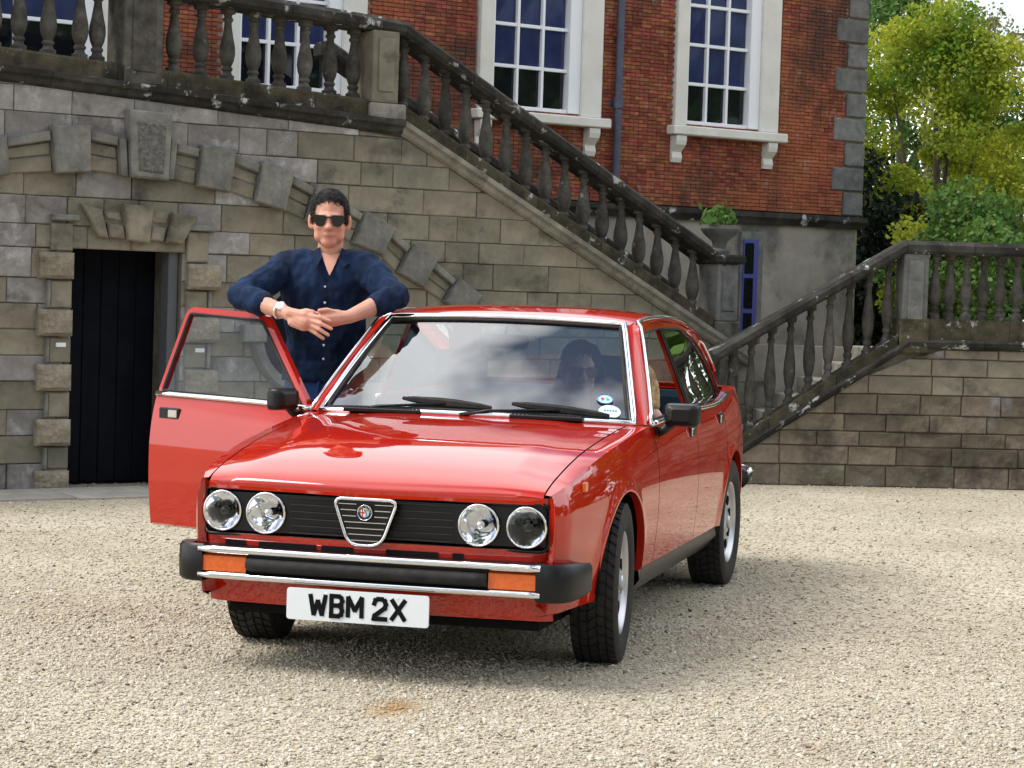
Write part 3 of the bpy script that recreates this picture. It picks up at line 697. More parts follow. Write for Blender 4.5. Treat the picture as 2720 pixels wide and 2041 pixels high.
def tree(name, label, loc, h, r, ma, n, leaf, clumps, cs, trunk=.12, group=None, cat='tree', cz=None, hollow=.55):
    t = thing(name, label, cat, loc, 0, group)
    cz = cz or h*.62; rr = (r, r, h-cz)
    P, cc = crown_points(n, (0, 0, cz), rr, clumps, cs, hollow)
    P[:, 2] = np.maximum(P[:, 2], .05)
    obj('crown', leafmesh('crown', leaves(P, leaf), ma), t)
    mb = MB(); pts = [(0, 0, 0), (.04*r, .02, cz*.4), (-.03*r, .05*r, cz*.75), (.02, 0, cz*1.15)]
    mb.tube(pts, [trunk, trunk*.8, trunk*.6, trunk*.25], 9)
    for c in cc[::max(1, clumps//14)]:
        k = random.uniform(.45, .95); b0 = Vector((0, 0, cz*k*.8)); e = Vector(c); md = (b0+e)/2 + Vector((0, 0, -.1*r))
        mb.tube([b0, md, e], [trunk*.35, trunk*.22, trunk*.08], 6)
    mb.obj('trunk', M_bark, t, smooth=True)
    return t
def at(u, v, d):
    r = ray(u, v); return Vector(CAM) + r*d
def ground_at(u, d):
    p = at(u, 700, d); return (p.x, p.y, 0)
# beyond the terrace
TG = 'trees beyond the terrace'
tree('tree', 'yellow-green leafy tree growing right beside the house corner', ground_at(2005, 24), 4.5, 1.0, M_leafY, 42000, .036, 90, .30, .08, TG, cz=2.9)
tree('tree', 'tall green tree standing against the white sky behind the terrace', ground_at(2190, 27), 3.9, .95, M_leafG, 20000, .042, 60, .30, .10, TG, cz=2.5)
tree('tree', 'bare topped tree with thin olive leaves above the yellow foliage', ground_at(2085, 31), 5.9, .9, leafmat('leaf_olive', (.13, .15, .05), (.24, .25, .09)), 5200, .04, 70, .26, .07, TG, cz=3.9, hollow=.2)
tree('shrub', 'green leafy shrub growing behind the terrace balustrade', ground_at(2115, 20.5), 2.35, .75, M_leafG, 18000, .036, 60, .24, .05, TG, 'shrub', cz=1.5)
tree('shrub', 'low yellow-green shrub rising behind the balustrade corner', ground_at(2015, 21), 2.2, .42, M_leafY, 9000, .033, 30, .18, .04, TG, 'shrub', cz=1.5)
tree('gap_shade_foliage', 'dense near-black foliage added for the deep shade at the corner of the house', ground_at(1890, 22.8), 2.85, .42, M_leafD, 20000, .045, 50, .30, .10, None, cz=1.35, hollow=.0)  # near-black leaves put in for the shade between house and trees
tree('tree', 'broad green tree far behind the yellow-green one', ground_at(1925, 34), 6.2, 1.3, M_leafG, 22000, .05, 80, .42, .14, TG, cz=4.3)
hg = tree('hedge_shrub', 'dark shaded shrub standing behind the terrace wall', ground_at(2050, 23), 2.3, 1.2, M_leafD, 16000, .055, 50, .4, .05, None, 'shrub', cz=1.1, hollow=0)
# opposite side of the court, beyond the picture: seen in the window panes and paintwork
for i, (x, y, h, r) in enumerate(((3, 24, 7.5, 4.2), (-5, 27, 8.5, 4.6), (10, 21, 7, 4), (17, 15, 8, 4.5), (21, 6, 7.5, 4.4), (23, -3, 8.5, 4.8), (21, -12, 7, 4.2), (-13, 26, 8, 4.5))):
    tree('tree', 'large leafy tree across the court, mirrored in the window panes', (x, y, 0), h, r, M_leafG, 5200, .34, 60, 1.1, .3, 'trees across the court', cz=h*.5)
tree('tree', 'leafy tree standing further along the terrace', (-19, 5.4, 0), 13, 2.9, M_leafG, 15000, .17, 90, .8, .2, 'trees along the terrace', cz=6)
tree('tree', 'leafy tree standing further along the terrace', (-24, 5.6, 0), 14, 2.7, M_leafG, 15000, .18, 90, .8, .2, 'trees along the terrace', cz=7)
for (x, y, h, r) in ((-27, 9.5, 9, 3.2), (-25, 14, 8, 3), (-30, 19, 10, 3.6), (-22, 20, 8, 3)):
    tree('tree', 'leafy tree standing further along the terrace', (x, y, 0), h, r, M_leafG, 8000, .22, 80, .9, .2, 'trees along the terrace', cz=h*.45)
# tuft on the newel
P = np.c_[rng.normal(0, .085, 240), rng.normal(0, .06, 240), abs(rng.normal(0, .05, 240))]
o = obj('grass_tuft', leafmesh('grass_tuft', leaves(P, .035, 2.2), M_leafG), loc=Vector(PA) + tA*5.64 + nA*.1 + Vector((0, 0, 1.94))); tag(o, 'small green tuft of weeds growing on the newel cap', 'plant'); o['kind'] = 'stuff'

# ================================================================ the red saloon car (x forward, y to its left, origin under the front axle)
car = thing('car', 'glossy red four-door saloon car with four round headlights and open driver door', 'car', (0, 0, 0))
M_red = mat('red_paint', (.44, .0165, .005), .5, spec=.0, coat=1.0, c2=(.41, .0145, .0048), scale=3)
M_red.node_tree.nodes['Principled BSDF'].inputs['Coat IOR'].default_value = 1.65
M_blk = mat('black_plastic', (.005, .005, .006), .36, spec=.35, bump=.08, bscale=220)
M_rub = mat('rubber', (.014, .014, .015), .75, spec=.3, c2=(.03, .028, .025), scale=20)
M_chr = mat('chrome', (.78, .79, .82), .10, metal=1)
M_gap = mat('shut_line', (.01, .004, .004), .9, spec=.1)
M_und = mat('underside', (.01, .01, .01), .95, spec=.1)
M_alu = mat('silver_wheel', (.50, .51, .54), .35, metal=.75)
M_trim = mat('seat_cloth', (.045, .085, .12), .9, spec=.2, bump=.4, bscale=150)
M_dash = mat('dash_vinyl', (.014, .015, .018), .6)
M_amber = mat('amber_lens', (.72, .13, .01), .25, coat=.7, c2=(.6, .09, .008), scale=60)
def glassmat(name, tint, ior=1.6, rough=0.0):
    m = bpy.data.materials.new(name); m.use_nodes = True; t = m.node_tree; t.nodes.clear(); n = t.nodes.new; l = t.links.new
    o = n('ShaderNodeOutputMaterial'); mx = n('ShaderNodeMixShader'); tr = n('ShaderNodeBsdfTransparent'); gl = n('ShaderNodeBsdfGlossy'); fr = n('ShaderNodeFresnel')
    tr.inputs[0].default_value = (*tint, 1); gl.inputs['Roughness'].default_value = rough; fr.inputs[0].default_value = ior
    l(fr.outputs[0], mx.inputs[0]); l(tr.outputs[0], mx.inputs[1]); l(gl.outputs[0], mx.inputs[2]); l(mx.outputs[0], o.inputs[0]); return m
M_glass = glassmat('windscreen_glass', (.72, .93, .97), 3.3)
M_sglass = glassmat('side_glass', (.78, .86, .86), 1.5)
M_lens = glassmat('lamp_lens', (.97, .98, 1), 1.5)
WBX = -2.52
# ---- shape functions
ysh = sp([-3.34, -3.15, -2.8, -2.4, -1.5, -.56, -.3, 0, .3, .5, .68, .755], [.585, .645, .70, .718, .724, .716, .708, .70, .69, .678, .662, .640])
zsh = sp([-3.34, -3.15, -2.8, -2.5, -2.3, -1.5, -.56, -.3, 0, .3, .5, .68, .755], [.895, .925, .935, .915, .892, .878, .856, .838, .808, .772, .738, .702, .682])
ymx = sp([-3.34, -3.15, -2.9, -2.5, -1.5, -.5, 0, .3, .6, .70, .755], [.64, .70, .738, .757, .766, .762, .752, .735, .705, .690, .660])
ARC = ((0, .30, .345), (WBX, .30, .345))
def zlow(x):
    b = .315 if -2.3 < x < -.2 else .285
    if x > .2: b = .27
    if x < -2.7: b = .30
    for cx, cz, r in ARC:
        if abs(x-cx) < r: return cz + math.sqrt(max(r*r-(x-cx)**2, 0))
    return b
def side_pt(x, z):
    zs, zm = zsh(x), .60; ym, y0 = ymx(x), ysh(x)
    if z >= zm: y = ym - (ym-y0)*min(1, (z-zm)/max(zs-zm, .02))**2.3
    else: y = ym - .028*((zm-z)/.33)**2
    for cx, cz, r in ARC:
        d = math.hypot(x-cx, z-cz) - r
        if z > .24: y += .013*math.exp(-((d-.008)/.030)**2)
    return y
DOOR = (-.605, -1.505, -2.30)
xs = [.755, .74, .72, .69]
x = .66
while x > -3.30: xs.append(x); x -= .045
for cx, cz, r in ARC:
    for k in range(0, 25): xs.append(cx + r*math.cos(math.pi*k/24))
    xs += [cx+r+.0015, cx-r-.0015]
for d_ in DOOR: xs += [d_+.0035, d_-.0035]
xs += [-3.30, -3.34]; xs = sorted(set(round(v, 4) for v in xs), reverse=True)
NC = 30
def col_u(j): return (j/NC)**1.0
SIDE = {}
def side_rows(sel, sgn=1, off=0):
    rows = []
    for x in sel:
        zl, zs = zlow(x), zsh(x); row = []
        for j in range(NC+1):
            z = zs + (zl-zs)*col_u(j); row.append((x, sgn*(side_pt(x, z)-off), z))
        # tuck under
        row.append((x, sgn*(side_pt(x, zl)-.03-off), zl + (.004 if any(abs(x-a[0]) < a[2] for a in ARC) else -.012)))
        rows.append(row)
    return rows
def side_panel(name, x1, x0, sgn, ma=M_red, parent=car, off=0):
    sel = [v for v in xs if x0-1e-6 <= v <= x1+1e-6]
    V, F = grid(side_rows(sel, sgn, off)); 
    if sgn < 0: F = [f[::-1] for f in F]
    return obj(name, mesh(name, V, [f[::-1] for f in F], ma, True, 35), parent)
g_ = .0035
for sgn in (1, -1):
    side_panel('front_wing', .755, DOOR[0]+g_, sgn)
    if sgn > 0: fdl = side_panel('front_door', DOOR[0]-g_, DOOR[1]+g_, sgn)
    rd_ = side_panel('rear_door', DOOR[1]-g_, DOOR[2]+g_, sgn)
    side_panel('rear_wing', DOOR[2]-g_, -3.34, sgn)
    if sgn > 0: side_panel('inner_side', -.42, -3.2, sgn, M_und, car, .045)
    else: side_panel('inner_side', DOOR[1]+.0, -3.2, sgn, M_und, car, .045); side_panel('inner_side', -.40, DOOR[0], sgn, M_und, car, .045)
    # sill
    mb = MB(); P = [[(x, sgn*y, z) for (y, z) in ((.735, .312), (.742, .27), (.70, .215), (.60, .20))] for x in (-.355, -.5, -1.4, -2.165)]
    V, F = grid(P); mb.add(V, F if sgn < 0 else [f[::-1] for f in F]); mb.obj('sill', M_blk, car, smooth=True)
    for cx, cz, r in ARC:       # wheel housings
        P = [[(cx + (r+.012)*math.cos(math.pi*k/20 - .15*(1-k/10)), sgn*y, cz + (r+.012)*math.sin(math.pi*k/20 - .0)) for k in range(21)] for y in (.735, .42)]
        mb = MB(); mb.add(*grid(P)); mb.add([(cx+(r+.012)*math.cos(math.pi*k/20), sgn*.43, cz+(r+.012)*math.sin(math.pi*k/20)) for k in range(21)], [tuple(range(21))]); mb.obj('wheel_housing', M_und, car)
mb = MB(); mb.box(-3.2, .62, -.58, .58, .19, .22); mb.box(-3.2, -.4, -.68, .68, .22, .30); mb.box(.2, .6, -.40, .40, .2, .55); mb.obj('floor_pan', M_und, car)
# ---- bonnet and wing tops
ztc = sp([-.56, -.4, -.2, 0, .2, .4, .55, .66, .74, .79], [.872, .866, .856, .843, .824, .795, .764, .735, .708, .683])
def xfront(y): return .793 - .022*(y/.62)**2 - .010*abs(y)/.62
yse = lambda x: .617 + .02*min(1, max(0, (.77-x)/1.3))
def top_pt(x, y):
    ya = abs(y); ys, zs = ysh(x), zsh(x); c = ztc(x)
    t = min(ya/ys, 1.0); z = c - (c-zs)*(.45*t**2 + .55*t**7)
    # slightly raised centre panel
    return z + .006*(1/(1+math.exp((ya-.40-.10*(x+.5))/.02)))*(1 if x < .6 else max(0, (.79-x)/.19))
bx = [-.50 + (i/34)*(1.28) for i in range(35)]
def bonnet_rows(y0, y1, ny, x_end=-.50):
    rows = []
    for i in range(37):
        t = i/36; row = []
        for j in range(ny+1):
            y = y0 + (y1-y0)*j/ny
            if callable(y1): pass
            xf = xfront(y) - .004; xb = x_end - .06*(y/.62)**2*0
            x = xf + (xb-xf)*(t**1.25)
            yy = y*(yse(x)/.617)
            z = top_pt(x, yy)
            # rolled leading edge
            e = max(0, 1-(xf-x)/.03); z -= .012*e*e
            row.append((x, yy, z))
        rows.append(row)
    return rows
rows = bonnet_rows(-.615, .615, 48)
lip = [[(p[0]+.001*k, p[1], p[2]-.009*k) for p in rows[0]] for k in (3, 1)]   # turned-down lip
V, F = grid(lip + rows); obj('bonnet', mesh('bonnet', V, F, M_red, True, 40), car)
for sgn in (1, -1):
    rows = []
    for i in range(41):
        x = .755 + (-.60-.755)*i/40; a = yse(x)+.004; b = ysh(x)
        rows.append([(x, sgn*(a + (b-a)*j/6), top_pt(x, a+(b-a)*j/6) + (.0 if j else .0)) for j in range(7)])
    V, F = grid(rows); obj('wing_top', mesh('wing_top', V, F if sgn > 0 else [f[::-1] for f in F], M_red, True, 50), car)
mb = MB(); mb.add(*grid([[(.72 - 1.2*i/10, y, top_pt(.72-1.2*i/10, y)-.03) for y in (-.66, -.4, 0, .4, .66)] for i in range(11)])); mb.obj('engine_bay_cover', M_gap, car)
# scuttle between bonnet and windscreen
P = [[(-.505 - .14*k - (0 if k == 0 else .035*(y/.66)**2*1.0), y, top_pt(-.50, y) + .004*k) for y in np.linspace(-.66, .66, 25)] for k in (0, .35, .7, 1)]
V, F = grid(P); obj('scuttle', mesh('scuttle', V, F, M_red, True), car)
for y0, y1 in ((-.53, -.20), (.17, .47)):
    o = MB(); o.box(-.520, -.450, y0, y1, .872, .890, .004); vt = o.obj('air_vent', M_blk, car)
    k = y0 + .012
    while k < y1: MB().box(-.517, -.453, k, k+.006, .889, .893).obj('vent_slat', M_rub, vt); k += .016
# ---- nose
def xp_(y, d): return xfront(y) - d - .05*max(0, (abs(y)-.60)/.055)**2
def nose(name, z0, z1, xo0, xo1, ma, y0=-.655, y1=.655, n=30, parent=car):
    P = [[(xfront(y) + xo - (.05*max(0, (abs(y)-.60)/.055)**2), y, z) for y in np.linspace(y0, y1, n+1)] for (z, xo) in ((z0, xo0), ((z0+z1)/2, (xo0+xo1)/2), (z1, xo1))]
    V, F = grid(P); return obj(name, mesh(name, V, F, ma, True), parent)
nose('upper_nose', .648, .672, -.003, -.001, M_red)
nose('lower_nose', .44, .489, -.014, -.008, M_red)
nose('front_valance', .235, .355, -.075, -.045, M_red, -.64, .64)
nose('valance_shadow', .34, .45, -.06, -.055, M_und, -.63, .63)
for sgn in (1, -1):           # outer ends of the nose
    P = []
    for z in (.27, .33, .40, .46, .52, .58, .64, .665, .682):
        a = Vector((xp_(.632, .006), .632, z)) if z > .43 else Vector((.735 - .35*(.43-z), .60, z)); b = Vector((.754, side_pt(.755, min(z, zsh(.755)))+.0015, z)); c_ = Vector(((a.x+b.x)/2+.006, (a.y+b.y)/2+.008, z))
        P.append([(p.x, sgn*p.y, p.z) for p in (a, a.lerp(c_, .5)+Vector((.002, 0, 0)), c_, c_.lerp(b, .5)+Vector((.001, .001, 0)), b, Vector((.70, side_pt(.70, min(z, .69))-.004, z)))])
    V, F = grid(P); obj('nose_end', mesh('nose_end', V, F if sgn > 0 else [f[::-1] for f in F], M_red, True), car)
    P = [[(x, sgn*(y), z) for (x, y) in ((.755, ymx(.755)+.003), (.69, .662), (.60, .68))] for z in (.27, .35, .45)]
# black lamp panel, rounded rectangle
pan = rpoly([(-.634, .486), (.634, .486), (.634, .650), (-.634, .650)], .028, 6)
V = []; n_ = len(pan)
outl = [(y, .487) for y in np.linspace(-.633, .633, 61)] + [(y, .649) for y in np.linspace(.633, -.633, 61)]
hls = [[(c_ + r_*1.01*math.cos(t), .569 + r_*1.01*math.sin(t)) for t in np.linspace(0, 2*math.pi, 41)[:-1]] for c_, r_ in ((-.561, .0675), (.561, .0675), (-.392, .069), (.392, .069))]
fl_ = outl + [p for h in hls for p in h]
tri = tessellate_polygon([[Vector((a, b, 0)) for a, b in l_] for l_ in [outl] + hls])
me = mesh('lamp_panel', [(xp_(a, .010), a, b) for a, b in fl_], tri, M_blk, False)
lp = obj('lamp_panel', me, car)
mb = MB(); mb.tube([(xp_(a, .004), a, b) for a, b in pan], .006, 6, closed=True); mb.obj('panel_rim', M_blk, lp, smooth=True)
for z in np.linspace(.505, .63, 6):
    mb = MB(); mb.tube([(xp_(y, .008), y, z) for y in np.linspace(-.30, .30, 13)], .0022, 6); mb.obj('grille_bar', M_rub, lp)
M_refl = mat('lamp_reflector', (.85, .86, .88), .06, metal=1)
M_lens2 = glassmat('fluted_lens', (.97, .98, 1), 1.45)
for sgn in (1, -1):
    for yy, rr in ((.561, .0675), (.392, .0690)):
        y = sgn*yy; x = xp_(y, .004); c = (x, y, .569)
        prof = [(rr, 0)] + [(rr*t, -.055*(1-t*t)) for t in (.95, .85, .7, .5, .32, .2)]
        V, F = lathe(prof, 32); F = F[:-2]
        hl = obj('headlight', mesh('headlight', [(v[2]+x+.004, v[0]+y, v[1]+.569) for v in V], F, M_refl, True), car)
        V, F = lathe([(rr*.03, .014)] + [(rr*t, .014*(1-t*t)) for t in (.2, .4, .6, .8, .95, 1)], 32)
        obj('lens', mesh('lens', [(v[2]+x+.006, v[0]+y, v[1]+.569) for v in V], F[:-1], M_lens2, True), hl)
        mb = MB(); mb.tube([(x+.004, y+(rr+.002)*math.cos(t), .569+(rr+.002)*math.sin(t)) for t in np.linspace(0, 2*math.pi, 33)[:-1]], .0045, 6, closed=True); mb.obj('lamp_rim', M_chr, hl, smooth=True)
        V, F = lathe([(.006, -.05), (.013, -.04), (.016, -.02), (.012, -.012), (.004, -.008)], 14); obj('bulb_shield', mesh('bulb_shield', [(v[2]+x+.004, v[0]+y, v[1]+.569) for v in V], F, M_chr if yy < .5 else M_blk, True), hl)
        mb = MB()
        for q in range(-4, 5):
            h = math.sqrt(max(0, 1-(q/5)**2))*rr*.9; mb.tube([(x+.0125, y+q*rr/5, .569-h), (x+.0125, y+q*rr/5, .569+h)], .0007, 4)
        if yy > .5: mb.obj('lens_flute', M_lens2, hl)
# shield grille with badge
yc_ = -.012; xg = .806
sh = rpoly([(-.118, .640), (.118, .640), (.060, .478), (-.060, .478)], [.032, .032, .045, .045], 8)
ins_ = [(p[0]*.97, p[1]) for p in sh]
gb = obj('shield_grille', mesh('shield_grille', *(lambda V, F: ([(v[1], v[0]+yc_, v[2]) for v in V], [f[::-1] for f in F]))(*prism(sh, xg-.02, xg-.004)), M_blk), car)
mb = MB(); mb.tube([(xg, p[0]+yc_, p[1]) for p in sh], .0062, 8, closed=True); mb.obj('shield_frame', M_chr, gb, smooth=True)
for i in range(7):
    z = .622 - i*.0212; t = (z-.478)/(.640-.478); hw = .060 + (.118-.060)*t - .012
    mb = MB()
    for (a, b) in (((-hw, -.034), (.034, hw)) if i < 3 else ((-hw, hw),)): mb.tube([(xg-.001, a+yc_, z), (xg-.001, b+yc_, z)], .0020, 6)
    mb.obj('grille_bar', M_chr, gb)
def disc(r0, r1, a0, a1, n=24):
    V = []; F = []
    for i in range(n+1):
        a = a0 + (a1-a0)*i/n; V += [(math.cos(a)*r0, math.sin(a)*r0), (math.cos(a)*r1, math.sin(a)*r1)]
        if i: F.append((2*i-2, 2*i-1, 2*i+1, 2*i))
    return V, F
def badge(parent, place, R):
    """round emblem: dark blue ring with pale letters, red cross on white left, green serpent on pale blue right"""
    me = lambda nm, VF, h, m_: obj(nm, mesh(nm, [place(a*R, b*R, h) for a, b in VF[0]], VF[1], m_), parent)
    mb = MB(); mb.tube([place(math.cos(t)*R, math.sin(t)*R, .003) for t in np.linspace(0, 2*math.pi, 33)[:-1]], R*.055, 6, closed=True); ring = mb.obj('badge', M_chr, parent, smooth=True)
    B = mat('badge_blue', (.012, .02, .09), .3); W = mat('badge_white', (.8, .8, .78), .3); Rd = mat('badge_red', (.55, .02, .02), .3); Lb = mat('badge_pale_blue', (.45, .6, .62), .3); G = mat('badge_green', (.02, .10, .04), .3); Go = mat('badge_gold', (.6, .5, .25), .35, metal=.6)
    def pt(nm, VF, h, m_): return obj(nm, mesh(nm, [place(a*R, b*R, h) for a, b in VF[0]], VF[1], m_), ring)
    pt('badge_field', disc(.60, 1, 0, 2*math.pi, 40), .002, B); pt('badge_field', disc(0, .60, math.pi/2, 1.5*math.pi), .003, W); pt('badge_field', disc(0, .60, -math.pi/2, math.pi/2), .003, Lb)
    pt('badge_cross', ([(-.38, -.5), (-.22, -.54), (-.22, .54), (-.38, .5)], [(0, 1, 2, 3)]), .0036, Rd); pt('badge_cross', ([(-.59, -.09), (-.02, -.09), (-.02, .09), (-.59, .09)], [(0, 1, 2, 3)]), .0042, Rd)
    snake = [(.12+.16*math.sin(t*5.2), -.5+t*.95) for t in np.linspace(0, 1, 22)]
    mb = MB(); mb.tube([place(a*R, b*R, .004) for a, b in snake] , [R*.05*(.5+.7*i/21) for i in range(22)], 6); mb.tube([place(a*R, b*R, .0045) for a, b in ((.1, .42), (.28, .36), (.40, .25))], R*.05, 6); mb.obj('badge_serpent', G, ring, smooth=True)
    txt = 'ALFA ROMEO'
    for i, ch in enumerate(txt):
        if ch == ' ': continue
        a = R_(168 - i*(156/9)); cu = bpy.data.curves.new('t', 'FONT'); cu.body = ch; cu.size = R*.42; cu.align_x = 'CENTER'; cu.align_y = 'CENTER'
        to = bpy.data.objects.new('t', cu); m0 = evaluated(to)
        cx, cy = .79*math.cos(a), .79*math.sin(a); ro = a - math.pi/2
        V = [place(cx*R + v.co.x*math.cos(ro)-v.co.y*math.sin(ro), cy*R + v.co.x*math.sin(ro)+v.co.y*math.cos(ro), .0035) for v in m0.vertices]
        obj('badge_letter', mesh('badge_letter', V, [p.vertices[:] for p in m0.polygons], Go), ring)
    return ring
badge(gb, lambda a, b, h: (xg+.004+h, yc_+a, .594+b), .0265)
# ---- bumper
def bx_(y): return .832 - .018*(y/.63)**2
mb = MB(); P = [[(bx_(y)-d, y, z) for y in np.linspace(-.63, .63, 25)] for (d, z) in ((.07, .45), (.006, .446), (.002, .43), (.014, .418), (.014, .36), (.002, .35), (.006, .334), (.07, .33))]
mb.add(*grid(P)); bum = mb.obj('front_bumper', M_blk, car, smooth=True, angle=35)
for z, r in ((.434, .0142), (.343, .0125)):
    mb = MB(); mb.tube([(bx_(y), y, z) for y in np.linspace(-.627, .627, 25)], r, 10, flat=1.0); mb.obj('chrome_strip', M_chr, bum, smooth=True)
mb = MB(); mb.tube([(bx_(y)-.004, y, .389) for y in np.linspace(-.44, .44, 21)], .026, 8, flat=.9); mb.obj('rubber_strip', M_rub, bum, smooth=True)
for sgn in (1, -1):
    pth = [(.822, .612), (.820, .65), (.808, .685), (.785, .712), (.74, .732), (.66, .750), (.575, .756)]
    P = []
    for i, (x, y) in enumerate(pth):
        hh = 1 if i < 5 else (.92 if i == 5 else .80)
        nx, ny = (1, .1) if i < 2 else ((.75, .65) if i < 4 else (.15, 1))
        P.append([(x-nx*.05, sgn*(y-ny*.05), .385+.062*hh), (x-nx*.01, sgn*(y-ny*.01), .385+.066*hh), (x, sgn*y, .385+.052*hh), (x+.002*nx, sgn*(y+.002*ny), .385), (x, sgn*y, .385-.055*hh), (x-nx*.012, sgn*(y-ny*.012), .385-.068*hh), (x-nx*.05, sgn*(y-ny*.05), .385-.064*hh)])
    V, F = grid(P); V = list(V); k = 7; F += [tuple(range(6*k, 7*k)), tuple(range(k))]
    me = mesh('bumper_end', V, F, M_blk, True, 40); obj('bumper_end', me, bum)
    y0, y1 = sorted((sgn*.445, sgn*.612)); 
    P = [[(bx_(y)-d, y, z) for y in np.linspace(y0, y1, 6)] for d, z in ((.012, .353), (-.001, .358), (-.001, .411), (.012, .416))]
    mb = MB(); mb.add(*grid(P)); mb.obj('indicator_lamp', M_amber, bum, smooth=True, angle=40)
# under-bumper slots and number plate
for a, b in ((-.42, -.20), (-.18, -.06), (.06, .25), (.30, .34), (-.55, -.47)):
    mb = MB(); P = [[(xfront(y)-.008, y, z) for y in np.linspace(a, b, 5)] for z in (.448, .466)]; mb.add(*grid(P)); mb.obj('air_slot', M_und, car)
pl = MB(); V, F = prism(rpoly([(-.26, -.0555), (.26, -.0555), (.26, .0555), (-.26, .0555)], .012, 4), 0, .006); pl.add([(.862+v[1], -.012+v[0], .268+v[2]) for v in V], [f[::-1] for f in F])
M_plate = mat('plate_white', (.74, .79, .82), .35)
plate = pl.obj('number_plate', M_plate, car)
M_ink = mat('plate_black', (.006, .006, .007), .7, spec=.1)
GL = {'W': [[(0, 1), (.23, 0), (.5, .72), (.77, 0), (1, 1)]], 'B': [[(0, 0), (0, 1), (.68, 1), (.9, .92), (1, .77), (.9, .6), (.7, .53), (0, .53)], [(.7, .53), (.92, .45), (1, .27), (.92, .08), (.68, 0), (0, 0)]],
      'M': [[(0, 0), (0, 1), (.5, .32), (1, 1), (1, 0)]], '2': [[(0, .76), (.1, .93), (.35, 1), (.65, 1), (.9, .92), (1, .74), (.92, .56), (.08, .16), (0, 0), (1, 0)]], 'X': [[(0, 0), (1, 1)], [(0, 1), (1, 0)]]}
def ribbon(pts, t):
    """flat mitred stroke with depth"""
    P = [Vector(p) for p in pts]; n = len(P); Lf = []; Rt = []
    for i in range(n):
        d0 = (P[i]-P[i-1]).normalized() if i else (P[1]-P[0]).normalized(); d1 = (P[i+1]-P[i]).normalized() if i < n-1 else d0
        n0 = Vector((-d0.y, d0.x)); n1 = Vector((-d1.y, d1.x)); m = (n0+n1); m = m/max(m.dot(n0), .85)
        Lf.append(P[i]+m*t); Rt.append(P[i]-m*t)
    return Lf, Rt
u = -.172
hgt = .073; 
for ch, w_ in (('W', .056), ('B', .040), ('M', .050), (' ', .018), ('2', .042), ('X', .048)):
    if ch != ' ':
        mb = MB()
        h = .0072; t_ = .0082
        for st in GL[ch]:
            for a, b in zip(st[:-1], st[1:]):
                A = Vector((u + a[0]*w_, -.0345 + a[1]*.069)); B = Vector((u + b[0]*w_, -.0345 + b[1]*.069)); d = (B-A).normalized(); q = Vector((-d.y, d.x))*t_
                e = d*t_*(.92 if ch in 'B2' else .35); A = A - e; B = B + e; h += .00025
                k_ = [A+q, A-q, B-q, B+q]; k_ = [Vector((p.x, max(-.0345-t_, min(.0345+t_, p.y)))) for p in k_]
                mb.add([(.862+h, -.012+p.x, .268+p.y) for p in k_], [(0, 1, 2, 3)])
        mb.obj('plate_letter', M_ink, plate)
    u += w_ + (.0215 if ch != ' ' else .006)
for y in (-.262+.135, .135): mb = MB(); mb.lathe([(.0045, 0), (.0045, .001), (.002, .002)], 10, 'x', (.868, y-.0, .309)); mb.obj('plate_screw', M_plate, plate)
# ---- greenhouse
def yg(x, z):
    t = (z-.86)/.40; y = .716 - .150*max(t, -.2)**1.12 if t > 0 else .716
    if x < -2.1: y -= .055*((-2.1-x)/.65)**2
    return y
zrc = sp([-2.45, -2.3, -2.1, -1.8, -1.5, -1.25, -1.08, -.97], [1.235, 1.262, 1.290, 1.312, 1.319, 1.312, 1.291, 1.262])     # roof centre line
zre = sp([-2.45, -2.3, -2.1, -1.8, -1.4, -1.15, -1.02], [1.205, 1.236, 1.262, 1.282, 1.288, 1.275, 1.252])                    # roof edge (gutter)
yre = sp([-2.45, -2.2, -1.8, -1.3, -1.02], [.520, .548, .562, .560, .532])
rows = []
for i in range(31):
    t = i/30; row = []
    for j in range(33):
        v = -1 + 2*j/32; x0 = -.968 - .055*v*v; x1 = -2.36 - .02*v*v*0; x = x0 + (x1-x0)*t
        ye, ze, zcn = yre(x), zre(x), zrc(x + .055*v*v*(1-t)); y = v*ye
        row.append((x, y, ze + (zcn-ze)*(1-abs(v)**2.7)))
    rows.append(row)
V, F = grid(rows); obj('roof', mesh('roof', V, F, M_red, True), car)
V, F = grid([[(p[0], p[1]*.97, p[2]-.03) for p in r] for r in rows]); obj('headlining', mesh('headlining', V, [f[::-1] for f in F], mat('headlining', (.35, .35, .33), .9), True), car)
WB = lambda v: (-.560 + .095*(1-v*v), .660*v, .862 + .014*(1-v*v)); WT = lambda v: (-1.020 + .052*(1-v*v), .512*v, 1.250 + .014*(1-v*v))
def wpt(u_, v, off=0):
    a = Vector(WB(v)); b = Vector(WT(v)); p = a.lerp(b, u_); bul = .016*4*u_*(1-u_)
    return p + Vector((.65, 0, .75))*(bul+off)
V, F = grid([[wpt(i/10, -1+2*j/24) for j in range(25)] for i in range(11)]); ws = obj('windscreen', mesh('windscreen', V, F, M_glass, True), car)
edge = [wpt(0, -1+2*j/24) for j in range(25)] + [wpt(i/10, 1) for i in range(1, 10)] + [wpt(1, 1-2*j/24) for j in range(25)] + [wpt(1-i/10, -1) for i in range(1, 10)]
mb = MB(); mb.tube([p + Vector((.004, 0, .005)) for p in edge], .0135, 8, closed=True); mb.obj('screen_chrome', M_chr, ws, smooth=True)
inn = [wpt(.025 + .95*(0), -.975+1.95*j/24, .003) for j in range(25)]
edge2 = [wpt(.035, -.965+1.93*j/24, .004) for j in range(25)] + [wpt(.035+.93*i/10, .965, .004) for i in range(1, 10)] + [wpt(.965, .965-1.93*j/24, .004) for j in range(25)] + [wpt(.965-.93*i/10, -.965, .004) for i in range(1, 10)]
